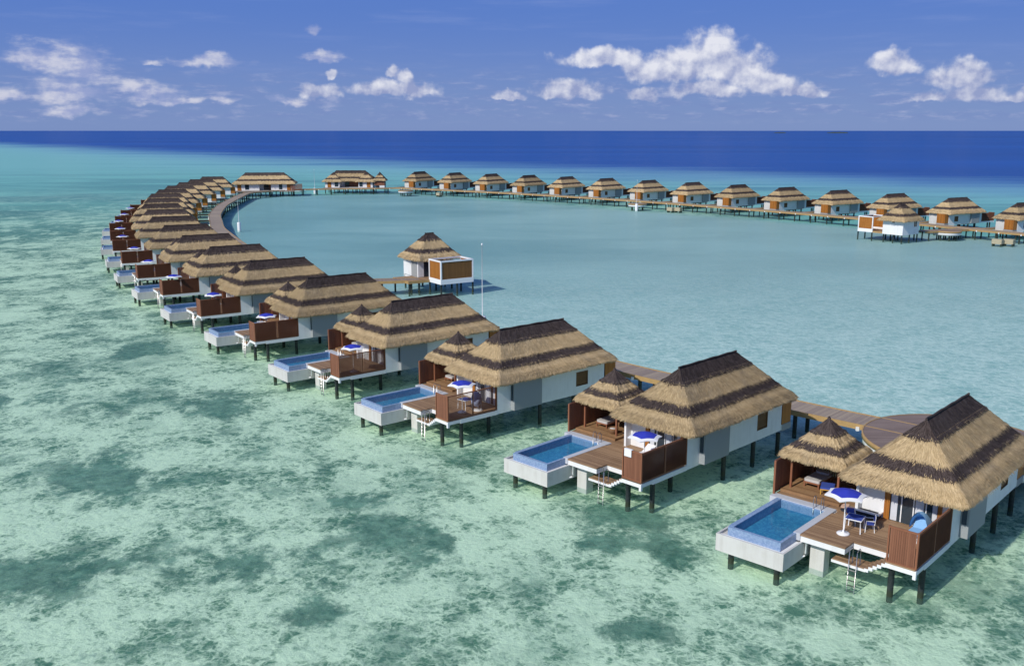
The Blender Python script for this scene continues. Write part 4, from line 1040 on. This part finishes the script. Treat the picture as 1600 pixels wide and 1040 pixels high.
# ------------------------------------------------------------------ spa pavilions
def spa():
    r = empty('spa_pavilion')
    thatch_roof(-1.1, 6.6, 5.1, 11.7, 4.55, 2.1, 3.4, 8.0, BANDS, 3000, 1.9 * 0.055, 0.42, 9).build('thatched_roof', M_thatch, r, True)
    def wl(m):
        m.box(-0.45, 5.55, 10.65, 10.8, 1.5, 4.7); m.box(5.40, 5.55, 6.1, 10.65, 1.5, 4.7)
        m.box(-0.45, -0.30, 6.1, 6.35, 1.9, 4.7); m.box(-0.45, -0.30, 8.3, 10.65, 1.9, 4.7); m.box(-0.45, -0.30, 6.35, 8.3, 4.3, 4.7)
        m.box(-0.30, 0.5, 6.1, 6.25, 1.9, 4.7); m.box(1.9, 2.6, 6.1, 6.25, 1.9, 4.7); m.box(4.2, 5.4, 6.1, 6.25, 1.9, 4.7); m.box(0.5, 1.9, 6.1, 6.25, 4.2, 4.7); m.box(2.6, 4.2, 6.1, 6.25, 4.2, 4.7)
        m.box(-0.30, 5.40, 6.25, 10.65, 1.5, 1.85)
    part(r, 'wall', wl, M_white)
    part(r, 'door', lambda m: m.box(-0.40, -0.36, 6.35, 8.3, 1.9, 4.3), M_grey)
    for (a_, b_) in ((0.5, 1.9), (2.6, 4.2)): part(r, 'glass_door', lambda m: m.box(a_, b_, 6.15, 6.19, 1.9, 4.2), M_glass)
    w = part(r, 'small_window', lambda m: m.box(5.551, 5.58, 8.2, 8.8, 4.0, 4.35), M_glass)
    w = part(r, 'window', lambda m: m.box(0.55, 1.6, 10.801, 10.83, 3.1, 4.4), M_glass)
    part(w, 'frame', lambda m: (m.box(0.5, 0.55, 10.801, 10.86, 3.05, 4.45), m.box(1.6, 1.65, 10.801, 10.86, 3.05, 4.45), m.box(1.05, 1.1, 10.801, 10.86, 3.05, 4.45)), M_whitep)
    # open white frame around the terrace
    def fr(m):
        m.box(0, 5.4, 0, 3.6, 1.55, 1.75)
        for (x, y) in ((0, 0), (5.2, 0), (0, 3.4), (5.2, 3.4)): m.box(x, x + .2, y, y + .2, 1.75, 4.72)
        m.box(0, 5.4, 0, .2, 4.72, 4.92); m.box(0, 5.4, 3.4, 3.6, 4.72, 4.92); m.box(0, .2, .2, 3.4, 4.72, 4.92); m.box(5.2, 5.4, .2, 3.4, 4.72, 4.92)
        m.box(.2, 5.2, 0.0, .12, 1.75, 2.25); m.box(0, .12, .2, 3.4, 1.75, 2.25); m.box(5.28, 5.4, .2, 3.4, 1.75, 2.25)
    f = part(r, 'terrace_frame', fr, M_whitep)
    def sl(m):
        k = .22
        while k < 5.10: m.box(k, k + .082, .06, .11, 2.25, 4.72); k += .095
    part(f, 'front_slats', sl, M_orange_shade)  # front slats take the shade-toned copy of the side slats' timber
    def sl2(m):
        k = .22
        while k < 3.36: m.box(.05, .10, k, k + .075, 2.25, 4.72); k += .09
    part(f, 'side_slats', sl2, M_orange)
    def sl3(m):
        k = .22
        while k < 3.36: m.box(5.30, 5.35, k, k + .075, 2.25, 4.72); k += .09
    part(f, 'side_slats', sl3, M_orange)
    part(r, 'terrace_deck', lambda m: (m.box(.2, 5.2, .2, 6.1, 1.753, 1.85), m.box(-3.4, .2, 3.4, 6.1, 1.75, 1.85), m.box(-3.4, -0.45, 6.1, 8.4, 1.75, 1.85)), M_deck)
    part(r, 'deck_fascia', lambda m: (m.box(-3.46, -0.02, 3.34, 3.4, 1.5, 1.88), m.box(-3.46, -3.4, 3.4, 8.4, 1.5, 1.88), m.box(5.2, 5.3, 3.6, 6.1, 1.5, 1.85)), M_fascia)
    for (x, y) in ((0.1, 0.1), (5.3, 0.1), (0.1, 3.5), (5.3, 3.5), (2.7, 0.1), (-3.2, 3.6), (-3.2, 8.2), (-0.3, 6.2), (5.3, 6.3), (-0.3, 10.6), (5.4, 10.6), (2.6, 10.6), (5.4, 8.6), (2.6, 6.3), (-1.6, 3.6)):
        pile(r, x, y, 1.5, 0.14)
    def pc(m): m.lathe([(0.0, 0.4), (0.28, 0.4), (0.3, 0.0)], 1.2, 5.1, 10); m.box(0.9, 0.98, 4.85, 5.35, 0.4, 0.9)
    return r
sp1 = spa(); sp1.location = (-10.1, 132.4, 0); sp1.rotation_euler = (0, 0, radians(33))
tag(sp1, 'thatched spa pavilion with white framed slatted terrace, standing alone in the lagoon', 'pavilion', 'spa pavilions in the lagoon')
sp2 = copy_tree(sp1); sp2.location = (79.9, 209.2, 0); sp2.rotation_euler = (0, 0, radians(216))
tag(sp2, 'small white walled spa pavilion on the right with wood slatted terrace at its left', 'pavilion', 'spa pavilions in the lagoon')
# jetties to the pavilions
def jetty(p, q, w, lab):
    r = empty('jetty', (p[0], p[1], 0), atan2(q[1] - p[1], q[0] - p[0])); L = hypot(q[0] - p[0], q[1] - p[1])
    part(r, 'deck_boards', lambda m: m.box(0, L, -w / 2, w / 2, 1.76, 1.86), M_walk)
    part(r, 'edge_beam', lambda m: (m.box(0, L, -w / 2 - .08, -w / 2 - .003, 1.5, 1.9), m.box(0, L, w / 2 + .003, w / 2 + .08, 1.5, 1.9)), M_fascia)
    x = 1.5
    while x < L:
        for s_ in (-1, 1): pile(r, x, s_ * (w / 2 - .3), 1.76, 0.14)
        x += 4.2
    tag(r, lab, 'jetty'); return r
jetty((-28.6, 133.2), (-13.6, 135.8), 2.5, 'short timber jetty from the left row to the spa pavilion in the lagoon')
jetty((88.0, 203.0), (104.5, 209.5), 2.5, 'short timber jetty behind the right spa pavilion')

# ------------------------------------------------------------------ large villas at the head of the lagoon
def big_villa(L, D_, lab, dark_end, wings):
    r = empty('double_villa')
    thatch_roof(-1.0, L + 1.0, -1.0, D_ + 1.0, 4.3, 3.4, L - 3.4, 8.0, BANDS, 3200, 0.16, 0.45, 12).build('thatched_roof', M_thatch, r, True)
    if wings:
        thatch_roof(-1.2, 6.6, -2.6, 5.0, 4.15, 2.7, 2.8, 7.4, BANDS, 900, 0.16, 0.45, 13).build('wing_roof', M_thatch, r, True)
        thatch_roof(L - 6.6, L + 1.2, -2.6, 5.0, 4.15, L - 2.8, L - 2.7, 7.4, BANDS, 900, 0.16, 0.45, 14).build('wing_roof', M_thatch, r, True)
    y0 = -1.7 if wings else 0.0
    a, b_ = (5.4, L - 5.4) if wings else (L * .42, L * .62)
    def wl(m):
        m.box(0, a, y0, y0 + .15, 1.6, 4.5); m.box(b_, L, y0, y0 + .15, 1.6, 4.5)
        m.box(0, .15, y0 + .15, D_, 1.6, 4.5); m.box(L - .15, L, y0 + .15, D_, 1.6, 4.5); m.box(.15, L - .15, D_ - .15, D_, 1.6, 4.5)
        m.box(a - .15, a, y0 + .15, 3.2, 1.9, 4.5); m.box(b_, b_ + .15, y0 + .15, 3.2, 1.9, 4.5); m.box(a, a + 1.2, 3.0, 3.2, 1.9, 4.5)
        m.box(.15, L - .15, y0 + .15, D_ - .15, 1.6, 1.85)
    part(r, 'wall', wl, M_white)
    part(r, 'glass_door', lambda m: m.box(a + 1.2, b_, 3.1, 3.14, 1.9, 4.4), M_glass)
    part(r, 'timber_screen', lambda m: (m.box(a + 3.0, b_ - .3, 2.9, 3.0, 1.9, 4.2)), M_screen)
    for (a_, c_) in ((.9, 2.3), (L - 2.2, L - .8)): part(r, 'door', lambda m: m.box(a_, c_, y0 - .04, y0 - .002, 1.9, 4.2), M_orange)
    for (a_, c_) in ((3.6, 5.0), (L - 5.0, L - 3.8)): part(r, 'window', lambda m: m.box(a_, c_, y0 - .04, y0 - .002, 2.2, 4.0), M_glass)
    part(r, 'deck', lambda m: m.box(-.5, L + .5, y0 - 2.2, y0 - .05, 1.5, 1.84), M_walk)
    if dark_end:
        def de(m):
            k = L - 1.0
            while k < L + 3.2: m.box(k, k + .12, -0.6, -0.54, 1.8, 4.2); k += .16
        part(r, 'slatted_screen', de, M_screen)
    for i in range(6):
        for y in (y0 - 1.9, D_ * .5, D_ - .5): pile(r, .4 + (L - .8) * i / 5, y, 1.6)
    tag(r, lab, 'villa'); return r
b1 = big_villa(20.5, 8.5, 'long roofed double villa with dark slatted end at the far bend of the boardwalk', True, False)
b1.location = (-99.5, 341.5, 0); b1.rotation_euler = (0, 0, radians(8))
b2 = big_villa(18.0, 7.0, 'large villa with two roof wings and shaded central porch at the head of the lagoon', False, True)
b2.location = (-70.8, 362.5, 0); b2.rotation_euler = (0, 0, radians(0))
# small two-storey gazebo beside it
gz = empty('thatched_gazebo', (-50.2, 362.5, 0))
thatch_roof(-2.6, 2.6, -2.6, 2.6, 4.6, -.05, .05, 7.6, KBANDS, 900, 0.15, 0.4, 15).build('thatched_roof', M_thatch, gz, True)
part(gz, 'timber_screen', lambda m: (m.box(-1.9, 1.9, -1.95, -1.9, 2.7, 4.7), m.box(1.9, 1.95, -1.9, 1.9, 2.7, 4.7), m.box(-1.95, -1.9, -1.9, 1.9, 2.7, 4.7)), M_screen)
part(gz, 'wall', lambda m: m.box(0.0, 1.9, -1.9, -1.8, 1.4, 2.69), M_white)
part(gz, 'wall', lambda m: m.box(-1.9, 1.9, 1.8, 1.9, 1.4, 2.69), M_white)
part(gz, 'floor', lambda m: m.box(-2.1, 2.1, -2.1, 2.1, 1.3, 1.398), M_walk)
for (x, y) in ((-1.8, -1.8), (1.8, -1.8), (1.8, 1.8), (-1.8, 1.8)): pile(gz, x, y, 1.3, .13)
tag(gz, 'small square thatched gazebo with red brown screens right of the large winged villa', 'gazebo')

# ------------------------------------------------------------------ masts in the lagoon
def mast():
    r = empty('beacon_mast')
    part(r, 'base', lambda m: m.lathe([(0.0, 1.9), (0.38, 1.9), (0.42, 1.8), (0.42, -1.3)], 0, 0, 16), M_whitep)
    part(r, 'pole', lambda m: m.tube([(0, 0, 1.9), (0, 0, 8.6)], 0.05, 8, r1=0.032), mat('galvanised', (0.66, 0.67, 0.68), 0.5, 0.1, 5.0))
    part(r, 'lamp', lambda m: m.lathe([(0.0, 8.85), (0.07, 8.82), (0.1, 8.74), (0.07, 8.64), (0.0, 8.6)], 0, 0, 12), M_whitep)
    return r
ms = mast(); first = True
for (px, py, lab) in ((374, 360, 'white mast with thick white base beside the left bend of the boardwalk'), (754, 524, 'thin white mast right of the spa pavilion, its foot behind a thatched roof'),
                      (994.5, 328.5, 'white mast with thick base in front of the far row of villas'), (492, 302, 'white mast with thick base beside the boardwalk at the head of the lagoon')):
    o = ms if first else copy_tree(ms); first = False
    x, y = ground(px, py, 0); o.location = (x, y, 0); o.scale = (1, 1, 1.2 if py == 524 else 1.0); tag(o, lab, 'mast', 'white beacon masts')

# boat with a white awning moored beyond the boardwalk
bt = empty('moored_boat', (-84.0, 366.0, 0), radians(8))
def hull(m):
    prof = [(-3.6, 0.9, 0.9), (-2.0, 1.1, 0.85), (0, 1.15, 0.85), (2.2, 0.9, 0.95), (3.6, 0.08, 1.2)]; n = len(m.v)
    for x, w, h in prof: m.v += [(x, -w, h), (x, -w * .7, 0.0), (x, 0, -0.3), (x, w * .7, 0.0), (x, w, h)]
    for i in range(len(prof) - 1):
        for k in range(4): a = n + i * 5 + k; m.face((a, a + 1, a + 6, a + 5))
    m.face(tuple(n + k for k in range(5)))
    for i in range(len(prof) - 1): a = n + i * 5; m.quad(*[(m.v[q][0], m.v[q][1] * .97, m.v[q][2] - .25) for q in (a, a + 5, a + 9, a + 4)])
part(bt, 'hull', hull, M_whitep)
part(bt, 'awning', lambda m: m.prism([(-2.6, -1.1), (1.2, -1.1), (1.5, 0), (1.2, 1.1), (-2.6, 1.1)], 2.5, 2.6), M_canvas)
part(bt, 'awning_post', lambda m: [m.tube([(x, y, .7), (x, y, 2.5)], 0.04, 6) for x in (-2.4, 1.1) for y in (-.95, .95)], M_steel)
part(bt, 'outboard_motor', lambda m: m.box(-3.95, -3.6, -.2, .2, .3, 1.3, bev=.06), M_pile)
tag(bt, 'small white boat with a flat white awning moored beyond the far bend of the boardwalk', 'boat')

# islets on the horizon
for (px, w, h) in ((1219, 55, 9), (1309, 90, 12)):
    a, _ = azel(px, 204); D0 = 9000
    mm = MB(); R = random.Random(px); n = 40; base = 0
    for yy in (-40, 0, 40):
        for i in range(n + 1):
            f = i / n; hh = h * (sin(pi * f) ** .35) * R.uniform(.7, 1.1) * (1 if yy == 0 else .0)
            mm.v.append((-w + 2 * w * f, yy, max(-1.0, hh) if yy == 0 else -1.0))
    for j in range(2):
        for i in range(n): b0 = j * (n + 1) + i; mm.face((b0, b0 + 1, b0 + n + 2, b0 + n + 1))
    o = mm.build('distant_islet', M_green); o.location = (D0 * sin(radians(a)), D0 * cos(radians(a)), 0); o.rotation_euler = (0, 0, -radians(a)); tag(o, kind='structure')
